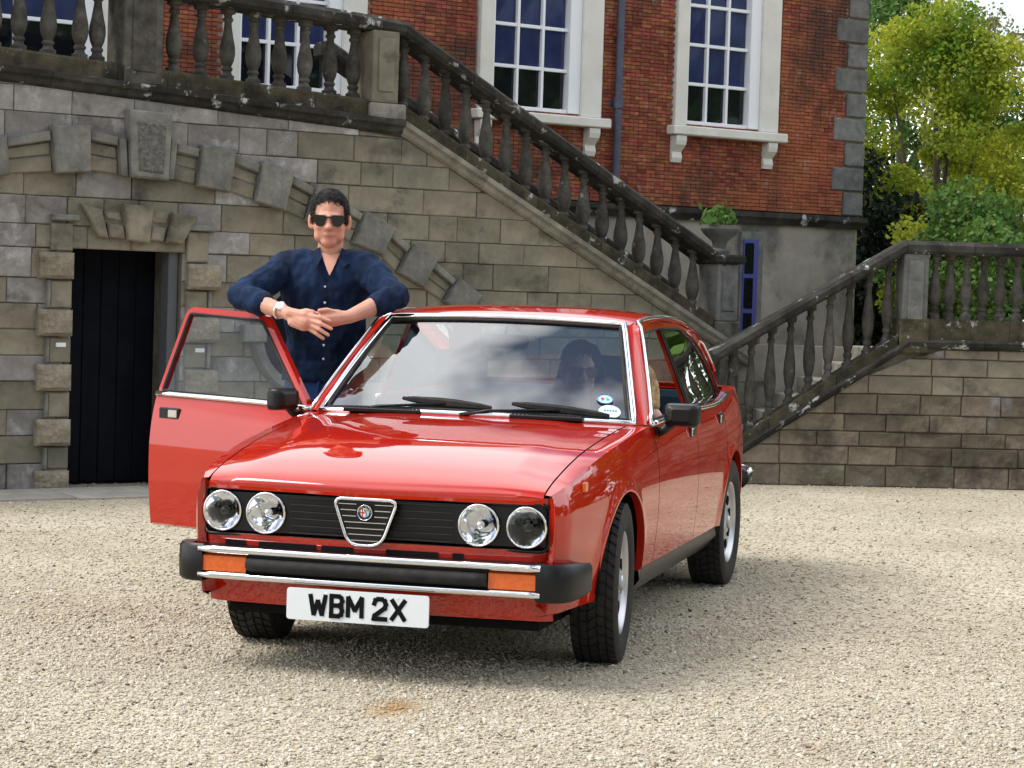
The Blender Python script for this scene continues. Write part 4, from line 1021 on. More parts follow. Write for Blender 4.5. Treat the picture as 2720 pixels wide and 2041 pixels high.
mb = MB(); mb.tube(edge2, .0075, 6, closed=True); mb.obj('screen_seal', M_rub, ws, smooth=True)
# rear screen
RB = lambda v: (-2.86 - .05*(1-v*v), .57*v, .952 + .01*(1-v*v)); RT = lambda v: (-2.385 - .02*(1-v*v), .49*v, 1.226 + .022*(1-v*v))
V, F = grid([[Vector(RB(v)).lerp(Vector(RT(v)), i/6) + Vector((-.4, 0, .8))*.015*4*(i/6)*(1-i/6) for v in np.linspace(-1, 1, 13)] for i in range(7)]); obj('rear_screen', mesh('rear_screen', V, F, M_sglass, True), car)
# side window outlines
WF = rpoly([(-.665, .878), (-1.015, 1.222), (-1.455, 1.240), (-1.485, .893)], [.01, .03, .02, .015], 5)
WR = rpoly([(-1.525, .894), (-1.495, 1.240), (-1.98, 1.232), (-2.24, 1.165), (-2.43, 1.02), (-2.47, .915), (-2.43, .898)], [.015, .02, .10, .08, .06, .015, .01], 5)
def offs(poly, e):
    if area(poly) < 0: poly = poly[::-1]
    n = len(poly); o = []
    for i in range(n):
        a, p, b = Vector(poly[i-1]), Vector(poly[i]), Vector(poly[(i+1) % n]); u_ = (p-a).normalized() if (p-a).length > 1e-6 else Vector((1, 0)); w_ = (b-p).normalized() if (b-p).length > 1e-6 else u_
        k = Vector((u_.y, -u_.x)) + Vector((w_.y, -w_.x)); k = k/max(k.length_squared/2, .5); o.append(tuple(p + k*e))
    return o
def onside(poly2, sgn, off=0): return [Vector((p[0], sgn*(yg(p[0], p[1])+off), p[1])) for p in poly2]
def ring_strip(name, inner, outer, sgn, ma, parent, th=.02):
    n = len(inner); A = onside(inner, sgn); B = onside(outer, sgn); A2 = onside(inner, sgn, -th); B2 = onside(outer, sgn, -th)
    V = A + B + A2 + B2; F = []
    for i in range(n):
        j = (i+1) % n; F += [(i, j, n+j, n+i), (2*n+i, i, j, 2*n+j)[::-1], (n+i, n+j, 3*n+j, 3*n+i), (2*n+j, 2*n+i, 3*n+i, 3*n+j)]
    if sgn < 0: F = [f[::-1] for f in F]
    return obj(name, mesh(name, V, F, ma, False), parent)
def pane_(name, poly, sgn, parent, ma=M_sglass):
    n = len(poly); tri = tessellate_polygon([[Vector((p[0], p[1], 0)) for p in poly]])
    return obj(name, mesh(name, onside(poly, sgn, -.008), tri, ma, True), parent)
def outer_sheet(sgn, front):
    """pillars and roof rail around the side windows"""
    top = [(-1.062, 1.250), (-1.20, 1.266), (-1.5, 1.276), (-1.85, 1.271), (-2.1, 1.252), (-2.3, 1.226), (-2.40, 1.205)]
    back = [(-2.62, 1.085), (-2.85, .955), (-2.80, .90), (-2.47, .885)]
    holes = [offs(WR, .018)]
    if front: outer = [(-.618, .862)] + [(-.618 - .444*t, .862+.388*t) for t in (.33, .66)] + top + back + [(-1.5, .872), (-1.0, .866)]; holes.append(offs(WF, .018))
    else: outer = [(-1.503, .872), (-1.470, 1.262)] + top[2:] + back
    lo = [outer] + holes; fl = [p for l_ in lo for p in l_]
    tri = tessellate_polygon([[Vector((p[0], p[1], 0)) for p in l_] for l_ in lo])
    V = onside(fl, sgn, -.004); me = mesh('side_frame', V, tri, M_red, False); 
    bm = bmesh.new(); bm.from_mesh(me); bmesh.ops.recalc_face_normals(bm, faces=bm.faces); bm.to_mesh(me); bm.free()
    o = obj('side_frame', me, car)
    obj('pillar_trim', mesh('pillar_trim', onside(fl, sgn, -.024), tri, M_dash, False), car); return o
for sgn in (1, -1):
    outer_sheet(sgn, sgn > 0)
    par = fdl if sgn > 0 else None
    if sgn > 0:
        ring_strip('window_frame', WF, offs(WF, .020), sgn, M_red, fdl); mb = MB(); mb.tube(onside(offs(WF, -.002), sgn, .002), .005, 6, closed=True); mb.obj('window_seal', M_rub, fdl)
    ring_strip('window_frame', WR, offs(WR, .020), sgn, M_red, rd_ if sgn < 0 else car); mb = MB(); mb.tube(onside(offs(WR, -.002), sgn, .002), .005, 6, closed=True); mb.obj('window_seal', M_rub, car)
    pane_('rear_window', WR, sgn, car)
    # A-pillar
    P = []
    for i in range(9):
        t = i/8; a = wpt(t, sgn*1.0); b = Vector((-.60 - .455*t, sgn*yg(-.60-.455*t, .860+.393*t), .860+.393*t)); md = a.lerp(b, .5) + Vector((.006, sgn*.008, .004)); P.append([a, a.lerp(md, .5), md, md.lerp(b, .5), b])
    V, F = grid(P); obj('windscreen_pillar', mesh('windscreen_pillar', V, F if sgn > 0 else [f[::-1] for f in F], M_red, True), car)
    # gutter chrome from pillar foot over the roof edge to the rear pillar
    gp = [Vector((-.598 - .455*t, sgn*(yg(-.60-.455*t, .86+.393*t)+.006), .862+.393*t)) for t in np.linspace(0, .97, 9)] + [Vector((x, sgn*(yre(x)+.010), zre(x)-.002)) for x in np.linspace(-1.10, -2.40, 22)] + [Vector((x, sgn*(yg(x, z)+.004), z)) for x, z in ((-2.50, 1.155), (-2.64, 1.078), (-2.74, 1.02))]
    mb = MB(); mb.tube(gp, .0085, 6); mb.obj('gutter_trim', M_chr, car, smooth=True)
    # rail between gutter and side sheet
    P = [[Vector((x, sgn*yre(x), zre(x))), Vector((x, sgn*(yre(x)+.012), zre(x)-.012)), Vector((x, sgn*(yg(x, zre(x)-.02)), zre(x)-.022))] for x in np.linspace(-1.03, -2.42, 24)]
    V, F = grid(P); obj('roof_rail', mesh('roof_rail', V, F if sgn < 0 else [f[::-1] for f in F], M_red, True), car)
    # rear pillar top surface beside the rear screen
    P = [[Vector(RT(sgn)).lerp(Vector(RB(sgn)), t), Vector((-2.40 - .45*t, sgn*yg(-2.40-.45*t, 1.205-.25*t), 1.206-.25*t))] for t in np.linspace(0, 1, 7)]
    V, F = grid(P); obj('rear_pillar', mesh('rear_pillar', V, F if sgn < 0 else [f[::-1] for f in F], M_red, True), car)
    # waist chrome
    pts = [(x, sgn*(ysh(x)+.004), zsh(x)+.006) for x in np.linspace(-.63, -2.50, 24)]
    if sgn < 0: pts = [p for p in pts if p[0] < -1.51]
    mb = MB(); mb.tube(pts, .011, 8); mb.obj('waist_trim', M_chr, car, smooth=True)
    P = [[(x, sgn*ysh(x), zsh(x)), (x, sgn*(yg(x, .88)-.004), max(zsh(x), .868)+.012)] for x in np.linspace(-.60 if sgn > 0 else -1.51, -2.80, 24)]
    V, F = grid(P); obj('waist_ledge', mesh('waist_ledge', V, F if sgn > 0 else [f[::-1] for f in F], M_red, True), car)
pane_('front_window', WF, 1, fdl) if False else None
# boot
rows = [[(x, y*ysh(x), zsh(x) + .012*(1-abs(y)**3) + (.0)) for y in np.linspace(-1, 1, 21)] for x in np.linspace(-2.80, -3.34, 12)]
V, F = grid(rows); obj('boot_lid', mesh('boot_lid', V, F, M_red, True), car)
P = [[(-3.34 - .03*(1-y*y) - o_, y*w_, z) for y in np.linspace(-1, 1, 13)] for (z, w_, o_) in ((.905, .585, .0), (.80, .63, .02), (.60, .64, .02), (.40, .63, .0), (.30, .61, -.03))]
V, F = grid(P); obj('tail_panel', mesh('tail_panel', V, [f[::-1] for f in F], M_red, True), car)
mb = MB(); mb.tube([(-3.0, .715, .47), (-3.25, .70, .47), (-3.42, .62, .47), (-3.45, 0, .47), (-3.42, -.62, .47), (-3.25, -.70, .47), (-3.0, -.715, .47)], .046, 8); rb = mb.obj('rear_bumper', M_blk, car, smooth=True)
mb = MB(); mb.tube([(-3.02, .752, .505), (-3.27, .738, .505), (-3.46, .64, .505), (-3.49, 0, .505)], .012, 8); mb.obj('chrome_strip', M_chr, rb, smooth=True)
# ---- door furniture
def handle(parent, x, z, sgn):
    y = side_pt(x, z)
    h = MB().box(x-.062, x+.062, sgn*y-.006, sgn*y+.006, z-.026, z+.026, .005).obj('door_handle', M_blk, parent)
    MB().box(x-.002, x+.050, *sorted((sgn*(y+.006), sgn*(y+.012))), z-.017, z+.017, .003).obj('handle_flap', M_chr, h)
handle(fdl, -1.40, .795, 1); handle(car, -2.185, .815, 1)
def mirror(parent, x, sgn):
    c = Vector((x, sgn*.835, .905))
    mb = MB(); P = []
    for d, k in ((-.028, .90), (-.02, 1.0), (.015, .98), (.038, .80), (.046, .5)):
        pl_ = rpoly([(-.072*k, -.046*k), (.072*k, -.046*k), (.072*k, .046*k), (-.072*k, .046*k)], .02*k, 4); P.append([(c.x+d, c.y+a, c.z+b) for a, b in pl_ + pl_[:1]])
    mb.add(*grid(P)); k = len(P[0]); mb.F.append(tuple(range(k-1))); mb.F.append(tuple(4*k+i for i in range(k-1))[::-1])
    m_ = mb.obj('door_mirror', M_blk, parent, smooth=True, angle=45)
    mb = MB(); mb.tube([(c.x, c.y-sgn*.045, c.z-.035), (c.x+.005, c.y-sgn*.07, c.z-.062), (c.x+.01, sgn*(.735), c.z-.072)], [.022, .018, .024], 8); mb.obj('mirror_stalk', M_blk, m_, smooth=True)
    MB().box(c.x-.031, c.x-.028, c.y-.06, c.y+.06, c.z-.037, c.z+.037).obj('mirror_glass', M_chr, m_)
mirror(fdl, -.665, 1)
# side repeater
y = side_pt(.50, .69); MB().box(.485, .53, y-.003, y+.010, .68, .715, .003).obj('side_repeater', M_amber, car)
# ---- opened driver door: same panel, frame, glass, all turned about the hinge
hinge = Vector((-.612, -.742, 0))
od = side_panel('front_door', DOOR[0]-g_, DOOR[1]+g_, -1)
od['label'] = 'wide open driver door with raised window glass'
side_panel('door_lining', DOOR[0]-g_-.005, DOOR[1]+g_+.005, -1, M_trim, od, .075)
ring_strip('window_frame', WF, offs(WF, .026), -1, M_red, od, .03)
mb = MB(); mb.tube(onside(offs(WF, -.003), -1, .002), .007, 6, closed=True); mb.obj('window_seal', M_rub, od)
pane_('door_glass', WF, -1, od)
mb = MB(); mb.tube([(x, -(ysh(x)+.002), zsh(x)+.006) for x in np.linspace(-.61, -1.50, 12)], .012, 8); mb.obj('waist_trim', M_chr, od, smooth=True)
P = [[(x, -ysh(x), zsh(x)), (x, -(yg(x, .88)-.003), .884), (x, -(ysh(x)-.08), zsh(x))] for x in np.linspace(-.61, -1.50, 10)]
V, F = grid(P); obj('waist_ledge', mesh('waist_ledge', V, F, M_red, True), od)
mb = MB(); zz = np.linspace(.31, .866, 10)
for xe in (DOOR[1]+g_,): mb.add(*grid([[(xe, -side_pt(xe, z), z), (xe, -(side_pt(xe, z)-.075), z)] for z in zz]))
mb.obj('door_edge', M_red, od)
handle(od, -1.40, .800, -1); mirror(od, -.665, -1)
ang = R_(68.4)
M4 = Matrix.Translation(hinge) @ Matrix.Rotation(ang, 4, 'Z') @ Matrix.Translation(-hinge)
od.matrix_local = M4
# ---- wipers
def wiper(v0, v1, u1, u0_):
    a = wpt(-.02, v0, .015); b = wpt(u1, v1, .02)
    mb = MB(); mb.tube([a, a.lerp(b, .3) + Vector((.01, 0, .012)), b], [.009, .006, .005], 6); w_ = mb.obj('wiper', M_blk, car, smooth=True)
    vd = .30; p0 = wpt(u1+.035, v1-vd, .010); p1 = wpt(u1-.02, v1+vd, .010)
    P = [p0.lerp(p1, t) for t in np.linspace(0, 1, 9)]
    mb = MB(); mb.tube([p + Vector((.006, 0, .008)) for p in P], [.005, .010, .012, .014, .015, .014, .012, .010, .005], 6, flat=1.3); mb.obj('wiper_blade', M_rub, w_)
wiper(-.78, -.16, .065, 0); wiper(-.05, .56, .055, 0)
# stickers on the screen
def sticker(u_, v, r1, r2, ma):
    c = wpt(u_, v, .006); t1 = (wpt(u_, v+.02) - wpt(u_, v-.02)).normalized(); t2 = (wpt(u_+.02, v) - wpt(u_-.02, v)).normalized()
    return c, t1, t2
for (u_, v, r1, r2, kind) in ((.205, .835, .034, .028, 0), (.095, .86, .045, .036, 1)):
    c, t1, t2 = sticker(u_, v, r1, r2, 0); n3 = t1.cross(t2).normalized()
    if n3.x < 0: n3 = -n3
    pl2 = lambda a, b, h=0: c + t1*a + t2*b + n3*h
    st = obj('sticker', mesh('sticker', [pl2(r1*math.cos(t), r2*math.sin(t)) for t in np.linspace(0, 2*math.pi, 29)[:-1]], [tuple(range(28))], mat('sticker_paper', (.42, .66, .70) if kind == 0 else (.62, .78, .80), .5)), ws)
    if kind == 0:
        Rd = mat('sticker_red', (.6, .05, .04), .5); Gn = mat('sticker_green', (.08, .3, .12), .5); Bl = mat('sticker_blue', (.05, .12, .35), .5)
        for a0, a1, b0, b1, m_ in ((-.018, -.002, -.002, .003, Rd), (-.0125, -.0075, -.010, .010, Rd), (.006, .010, -.008, .009, Gn), (.011, .017, -.006, .002, Gn)):
            h_ = .001 if m_ is Gn or b1 > .005 else .0016
            obj('sticker_mark', mesh('sticker_mark', [pl2(a0, b0, h_), pl2(a1, b0, h_), pl2(a1, b1, h_), pl2(a0, b1, h_)], [(0, 1, 2, 3)], m_), st)
        mb = MB(); mb.tube([pl2(r1*.93*math.cos(t), r2*.93*math.sin(t), .001) for t in np.linspace(0, 2*math.pi, 29)[:-1]], .0018, 5, closed=True); mb.obj('sticker_rim', Bl, st)
    else:
        Bl = mat('sticker_ink', (.10, .25, .38), .5)
        for i in range(5): a = -.022 + i*.011; obj('sticker_mark', mesh('sticker_mark', [pl2(a, .000, .001), pl2(a+.007, .000, .001), pl2(a+.007, .010, .001), pl2(a, .010, .001)], [(0, 1, 2, 3)], Bl), st)
# ---- wheels
def tyre_mesh():
    R = .305; hw = .086
    prof = [(.19, -hw*.80), (.215, -hw*.98), (.25, -hw*1.05), (.285, -hw*.98), (.298, -hw*.90)]
    cols = []; edges = [-.078, -.052, -.049, -.020, -.017, .017, .020, .049, .052, .078]
    tread = []
    for i, y in enumerate(edges):
        tread.append((y, 1 if i % 2 == 0 or True else 0))
    ys_ = [(-.0775, 0), (-.0525, 0), (-.0515, 1), (-.0465, 1), (-.0455, 0), (-.0205, 0), (-.0195, 1), (-.0145, 1), (-.0135, 0), (.0135, 0), (.0145, 1), (.0195, 1), (.0205, 0), (.0455, 0), (.0465, 1), (.0515, 1), (.0525, 0), (.0775, 0)]
    n = 46; rows = []
    for k in range(n):
        for part in (0, .70, .72, .98):
            a = 2*math.pi*(k+part)/n; cut = part in (.72, .98)
            row = [(r, y) for r, y in prof]
            for y, gv in ys_:
                crown = R - .006*(y/.078)**2; sh_ = a
                row.append((crown - (.008 if gv else 0) - (.006 if cut else 0), y))
            row += [(r, -y) for r, y in prof[::-1]]
            rr = []
            for (r, y) in row:
                aa = a + (.05*math.sin(y*55) if abs(y) < .08 and r > .28 else 0)
                rr.append((r*math.cos(aa), y, r*math.sin(aa)))
            rows.append(rr)
    rows.append(rows[0]); V, F = grid(rows); return mesh('tyre', V, F, M_rub, True, 30)
TY = tyre_mesh()
def rim_mesh():
    prof = [(.012, .066), (.045, .067), (.055, .062), (.075, .055), (.105, .050), (.135, .054), (.150, .056), (.158, .050), (.168, .046), (.178, .060), (.190, .072), (.194, .074), (.192, .05)]
    V, F = lathe(prof, 40); return mesh('rim', [(v[0], v[2], v[1]) for v in V], F[:-1], M_alu, True, 40)
RM = rim_mesh()
slot = mesh('rim_slot', *(lambda V, F: ([(v[0], v[1], v[2]) for v in V], F))(*prism(rpoly([(.092, -.016), (.132, -.022), (.132, .022), (.092, .016)], .008, 3), .040, .0585)), M_und)
capm = MB().lathe([(.028, .045), (.028, .055), (.02, .06)], 16, 'y').V
for (x, y, st) in ((0, .672, R_(5)), (0, -.672, R_(5)), (WBX, .672, 0), (WBX, -.672, 0)):
    out_ = 1 if y > 0 else -1
    wh = obj('wheel', TY, car, loc=(x, y, .300), rot=(0, random.uniform(0, 6), st + (0 if out_ > 0 else math.pi)))
    obj('rim', RM, wh)
    for k in range(8): obj('rim_slot', slot, wh, rot=(0, R_(45*k), 0))
    mb = MB(); mb.lathe([(.032, .060), (.030, .076), (.02, .08)], 16, 'y'); mb.obj('hub_cap', M_alu, wh, smooth=True)
# ---- interior
def cushion(mb, x0, x1, y0, y1, z0, z1, tilt=0, c=.03):
    V, F = chbox(x0, x1, y0, y1, z0, z1, c); mb.add([(v[0] - (v[2]-z0)*tilt, v[1], v[2]) for v in V], F)
for y in (.33, -.33):
    mb = MB(); cushion(mb, -1.35, -.88, y-.23, y+.23, .38, .52); st = mb.obj('front_seat', M_trim, car)
    mb = MB(); cushion(mb, -1.42, -1.30, y-.22, y+.22, .48, .93, .28); mb.obj('seat_back', M_trim, st)
    mb = MB(); cushion(mb, -1.50, -1.42, y-.13, y+.13, .97, 1.11, .15); cushion(mb, -1.47, -1.45, y-.05, y+.05, .90, .98, .1, .005); mb.obj('headrest', M_trim, st)
mb = MB(); cushion(mb, -2.25, -1.8, -.6, .6, .40, .56); cushion(mb, -2.36, -2.22, -.6, .6, .5, .93, .25); mb.obj('rear_seat', M_trim, car)
mb = MB(); P = [[(x, y, z) for y in np.linspace(-.66, .66, 9)] for x, z in ((-.50, .846), (-.70, .875), (-.80, .855), (-.83, .70), (-.78, .55))]; mb.add(*grid(P)); mb.obj('dashboard', M_dash, car, smooth=True)
mb = MB(); mb.box(-2.95, -2.4, -.6, .6, .90, .915); mb.obj('parcel_shelf', M_dash, car)
c = Vector((-1.0, -.33, .80)); ax = Vector((.55, 0, .6)).normalized(); e1 = Vector((0, 1, 0)); e2 = ax.cross(e1)
mb = MB(); mb.tube([c + e1*.185*math.cos(t) + e2*.185*math.sin(t) for t in np.linspace(0, 2*math.pi, 33)[:-1]], .013, 8, closed=True); mb.tube([c, c-ax*.25], .02, 8); mb.tube([c-e1*.18, c, c+e1*.18], .012, 6); mb.obj('steering_wheel', M_dash, car, smooth=True)
mb = MB(); V, F = prism(rpoly([(-.105, -.03), (.105, -.03), (.105, .03), (-.105, .03)], .025, 5), -.012, .012); mb.add([(-.945+v[1], .012+v[0], 1.168+v[2]) for v in V], F); mb.tube([(-.955, .012, 1.18), (-.99, .012, 1.235)], .007, 6); rv = mb.obj('rear_view_mirror', M_blk, car)

# ================================================================ people
def ell(c, r, n=14, m_=10, rot=None):
    V = []; F = []
    for i in range(m_+1):
        a = math.pi*i/m_
        for j in range(n): b = 2*math.pi*j/n; V.append(Vector((r[0]*math.sin(a)*math.cos(b), r[1]*math.sin(a)*math.sin(b), r[2]*math.cos(a))))
    for i in range(m_):
        for j in range(n): F.append((i*n+j, (i+1)*n+j, (i+1)*n+(j+1) % n, i*n+(j+1) % n))
    if rot: V = [rot @ v for v in V]
    return [v + Vector(c) for v in V], F
def caps(P, r, n=10):
    """tube with rounded ends"""
    P = [Vector(p) for p in P]; r = list(r) if isinstance(r, (list, tuple)) else [r]*len(P)
    d0 = (P[0]-P[1]).normalized(); d1 = (P[-1]-P[-2]).normalized()
    return tube([P[0]+d0*r[0]*.9, P[0]+d0*r[0]*.5] + P + [P[-1]+d1*r[-1]*.5, P[-1]+d1*r[-1]*.9], [r[0]*.4, r[0]*.85] + r + [r[-1]*.85, r[-1]*.4], n)
def rings(R, n=20, p=2.4):
    """loft of superellipse rings (centre, half width y, half depth x)"""
    V = []; F = []
    for (c, w_, d) in R:
        for j in range(n):
            t = 2*math.pi*j/n; ct, st = math.cos(t), math.sin(t)
            V.append(Vector(c) + Vector((d*abs(ct)**(2/p)*(1 if ct > 0 else -1), w_*abs(st)**(2/p)*(1 if st > 0 else -1), 0)))
    for i in range(len(R)-1):
        for j in range(n): F.append((i*n+j, i*n+(j+1) % n, (i+1)*n+(j+1) % n, (i+1)*n+j))
    F.append(tuple(range(n))[::-1]); F.append(tuple((len(R)-1)*n+j for j in range(n)))
    return V, F
def blob(name, parts, ma, voxel, smooth=4, wrinkle=0, wscale=.06, parent=None, above=None):
    """closed shapes fused into one continuous skin"""
    mb = MB()
    for V, F in parts: mb.add(V, F)
    me = mesh(name + '_src', mb.V, mb.F); bm = bmesh.new(); bm.from_mesh(me); bmesh.ops.recalc_face_normals(bm, faces=bm.faces); bm.to_mesh(me); bm.free()
    o = bpy.data.objects.new('src', me)
    md = o.modifiers.new('r', 'REMESH'); md.mode = 'VOXEL'; md.voxel_size = voxel
    md = o.modifiers.new('s', 'SMOOTH'); md.iterations = smooth; md.factor = .5
    m2 = evaluated(o); bpy.data.meshes.remove(me)
    if above is not None:       # relax the face a little more than the hands
        bm = bmesh.new(); bm.from_mesh(m2); vs_ = [v for v in bm.verts if v.co.z > above]
        for _ in range(7): bmesh.ops.smooth_vert(bm, verts=vs_, factor=.5, use_axis_x=True, use_axis_y=True, use_axis_z=True)
        bm.to_mesh(m2); bm.free()
    m2.name = name; m2.materials.clear(); m2.materials.append(ma)
    if wrinkle:
        from mathutils import noise
        nrm = [v.normal.copy() for v in m2.vertices]
        for v in m2.vertices:
            c = v.co; q = Vector((c.x/wscale, c.y/wscale, c.z/(wscale*1.5)))
            h = noise.noise(q) + .5*noise.noise(q*2.1) - .6*abs(noise.noise(q*1.3 + Vector((5, 2, 1))))
            v.co = c + nrm[v.index]*h*wrinkle
    m2.polygons.foreach_set('use_smooth', [True]*len(m2.polygons)); m2.update()
    return obj(name, m2, parent)
M_skin = mat('skin', (.56, .27, .19), .5, spec=.4, c2=(.62, .32, .23), scale=18, bump=.06, bscale=120)
M_skin2 = mat('skin_pale', (.62, .36, .29), .5, spec=.4, c2=(.66, .41, .34), scale=18)
for q in (M_skin, M_skin2): q.node_tree.nodes['Principled BSDF'].inputs['Subsurface Weight'].default_value = .08
M_hairb = mat('black_hair', (.004, .0035, .0035), .6, spec=.2, c2=(.009, .008, .007), scale=90, bump=.8, bscale=120)
M_hairl = mat('blond_hair', (.34, .20, .075), .45, spec=.5, c2=(.55, .37, .17), scale=40, bump=.6, bscale=90)
M_shirt = mat('denim_shirt', (.0032, .008, .022), .85, spec=.2, c2=(.009, .028, .08), scale=6, bump=.35, bscale=260)
M_jeans = mat('jeans', (.018, .045, .15), .85, spec=.25, c2=(.03, .075, .22), scale=9, bump=.35, bscale=260)
M_shade = mat('dark_lens', (.004, .004, .005), .08, spec=.6)
M_lip = mat('lips', (.42, .13, .11), .5)
def head(nm, parent, c, yaw, pitch, k, skin, hairm, long=False, woman=False):
    """head with face, ears, neck; local +x is where the face looks"""
    Rm = Matrix.Rotation(yaw, 3, 'Z') @ Matrix.Rotation(pitch, 3, 'Y')
    T = lambda V: [Vector(c) + Rm @ (Vector(v)*k) for v in V]
    S = [((-.012, 0, .028), (.097, .076, .094)), ((.016, 0, -.03), (.075, .069, .088)), ((.050, 0, -.094), (.034, .036, .026)), ((.026, .043, -.068), (.036, .024, .032)), ((.026, -.043, -.068), (.036, .024, .032)),
         ((.058, .034, -.026), (.026, .026, .028)), ((.058, -.034, -.026), (.026, .026, .028)), ((.104, 0, -.030), (.023, .017, .016)), ((.093, .0, -.006), (.016, .012, .032)), ((.094, .012, -.036), (.011, .009, .008)), ((.094, -.012, -.036), (.011, .009, .008)),
         ((.074, 0, .022), (.020, .050, .012)), ((.080, 0, -.062), (.016, .026, .010)), ((.074, 0, -.078), (.014, .022, .008)),
         ((-.006, .086, -.010), (.020, .010, .035)), ((-.006, -.086, -.010), (.020, .010, .035)), ((.008, .078, -.034), (.010, .007, .014)), ((.008, -.078, -.034), (.010, .007, .014))]
    parts = [(T(V), F) for V, F in (ell(a, b) for a, b in S)]
    h = None
    # mouth
    n = 12; mv = []
    for i in range(n+1):
        t = -1 + 2*i/n; y = t*.030; x = .0965 - .024*t*t; zz = -.0680 + .010*t*t
        mv += [(x, y, zz + .0035*(1-t*t)), (x+.0018, y, zz), (x, y, zz - .0045*(1-t*t))]
    mf = [(3*i+j, 3*i+j+1, 3*i+j+4, 3*i+j+3) for i in range(n) for j in (0, 1)]
    # sunglasses
    gl = MB()
    for s_ in (1, -1):
        prof = rpoly([(s_*.006, .021), (s_*.063, .024), (s_*.069, .004), (s_*.052, -.028), (s_*.018, -.026)], .014, 5)
        A = [(.1005 - 3.2*(abs(p[0])-.02)**2 * (1 if abs(p[0]) > .02 else 0) + .004, p[0], p[1]) for p in prof]; B = [(p[0]-.006, p[1], p[2]) for p in A]
        m_ = len(A); gl.add(A + B, [tuple(range(m_)), tuple(range(m_, 2*m_))[::-1]] + [(i, (i+1) % m_, m_+(i+1) % m_, m_+i) for i in range(m_)])
        gl.tube([(.094, s_*.064, .014), (.05, s_*.078, .012), (-.005, s_*.083, .008), (-.02, s_*.082, -.006)], .003, 6)
    gl.tube([(.107, -.016, .015), (.110, 0, .014), (.107, .016, .015)], .0035, 6)
    # hair
    hv, hf = ell((-.016, 0, .028), (.104, .083, .100), 44, 30)
    keep = []
    def haskey(v):
        x, y, z = v
        front = .070 + .010*math.cos(y*40) if x > .03 else (.078 - (.03-x)*1.15)
        lim = max(front, -.055 if x < -.05 else -.06)
        if .0 < x <= .045 and abs(y) > .06: lim = min(lim, -.005)     # sideburns
        return z > lim
    vs = [Vector(v) for v in hv]
    from mathutils import noise
    vs2 = [v + (v-Vector((-.014, 0, .03))).normalized()*(.006*noise.noise(v*38) + .004*noise.noise(v*90) + (.004 if v.z > .08 else 0)) for v in vs]
    hf2 = [f for f in hf if all(haskey(vs[i]) for i in f)]
    # locks combed back from the forehead
    LV = [Vector(v) for v in vs2]; LF = list(hf2); rr = random.Random(3)
    cand_ = [v for v in vs if haskey(v)]
    for q in range(1500):
        p = rr.choice(cand_) + Vector((rr.uniform(-1, 1), rr.uniform(-1, 1), rr.uniform(-1, 1)))*.006
        nn = (p - Vector((-.016, 0, .028))).normalized(); p = Vector((-.016, 0, .028)) + Vector((nn.x*.104, nn.y*.083, nn.z*.100))
        cb = Vector((-.8, .45*(1 if p.y > -.02 else -1), -.5)) + Vector((rr.uniform(-.5, .5), rr.uniform(-.5, .5), rr.uniform(-.3, .3))); cb = (cb - nn*cb.dot(nn)).normalized(); sd0 = nn.cross(cb)
        ln = rr.uniform(.018, .034); w0 = rr.uniform(.0018, .0032); b0 = len(LV)
        lift = rr.uniform(.003, .009)
        for t_, w1, h1 in ((0, w0, 0), (.5, w0*.9, lift), (1, w0*.15, lift*.7)):
            c0 = p + cb*ln*t_ + nn*(h1 - .35*(ln*t_)**2/.1); LV += [c0 + sd0*w1, c0 - sd0*w1]
        LF += [(b0, b0+1, b0+3, b0+2), (b0+2, b0+3, b0+5, b0+4)]
    hair = mesh('hair', T(LV), LF, hairm, True)
    return parts, (T(mv), mf), (T(gl.V), gl.F), hair, T
def finger(P, r): return caps(P, r, 8)
# ---- man leaning on his car
man = thing('person', 'dark-haired man in dark denim shirt, jeans and sunglasses leaning on the open car door', 'person', (-1.18, -.88, 0))
O = Vector((-1.18, -.88, 0)); W = lambda x, y, z: Vector((x, y, z)) - O
hc = W(-1.085, -.828, 1.668)
parts, mouth, gls, hair, T = head('man', man, hc, R_(17), R_(4), 1.0, M_skin, M_hairb)
parts.append(caps([hc + Vector((-.02, 0, -.08)), hc + Vector((-.035, -.005, -.20)), hc + Vector((-.05, -.005, -.26))], [.056, .057, .064], 14))
shR, shL = W(-1.12, -1.030, 1.452), W(-1.12, -.668, 1.458)
elR, elL = W(-.86, -1.150, 1.325), W(-1.00, -.485, 1.345)
wrR, wrL = W(-.735, -.895, 1.262), W(-.775, -.625, 1.250)
parts.append(caps([elR, elR.lerp(wrR, .35), elR.lerp(wrR, .8), wrR], [.044, .043, .033, .029], 12))
parts.append(caps([elL, elL.lerp(wrL, .35), elL.lerp(wrL, .8), wrL], [.044, .043, .033, .029], 12))
# right hand: palm then four fingers and thumb, laid over the left
pr_ = W(-.705, -.815, 1.235)
parts.append(caps([wrR, pr_, W(-.692, -.785, 1.222)], [.028, .036, .034], 10)); parts.append(caps([W(-.70, -.86, 1.262), W(-.69, -.79, 1.250)], [.022, .024], 8)); parts.append(caps([W(-.70, -.85, 1.222), W(-.69, -.79, 1.205)], [.02, .022], 8))
for (a, b, c_) in ((W(-.685, -.775, 1.252), W(-.672, -.715, 1.247), W(-.676, -.672, 1.232)), (W(-.682, -.768, 1.234), W(-.664, -.708, 1.220), W(-.670, -.664, 1.200)), (W(-.684, -.768, 1.216), W(-.668, -.715, 1.196), W(-.674, -.678, 1.174)), (W(-.690, -.775, 1.200), W(-.680, -.732, 1.178), W(-.684, -.703, 1.158))):
    parts.append(finger([a, b, c_], [.0105, .0098, .0082]))
parts.append(finger([W(-.71, -.83, 1.262), W(-.694, -.785, 1.272), W(-.690, -.752, 1.268)], [.0125, .0115, .0095]))
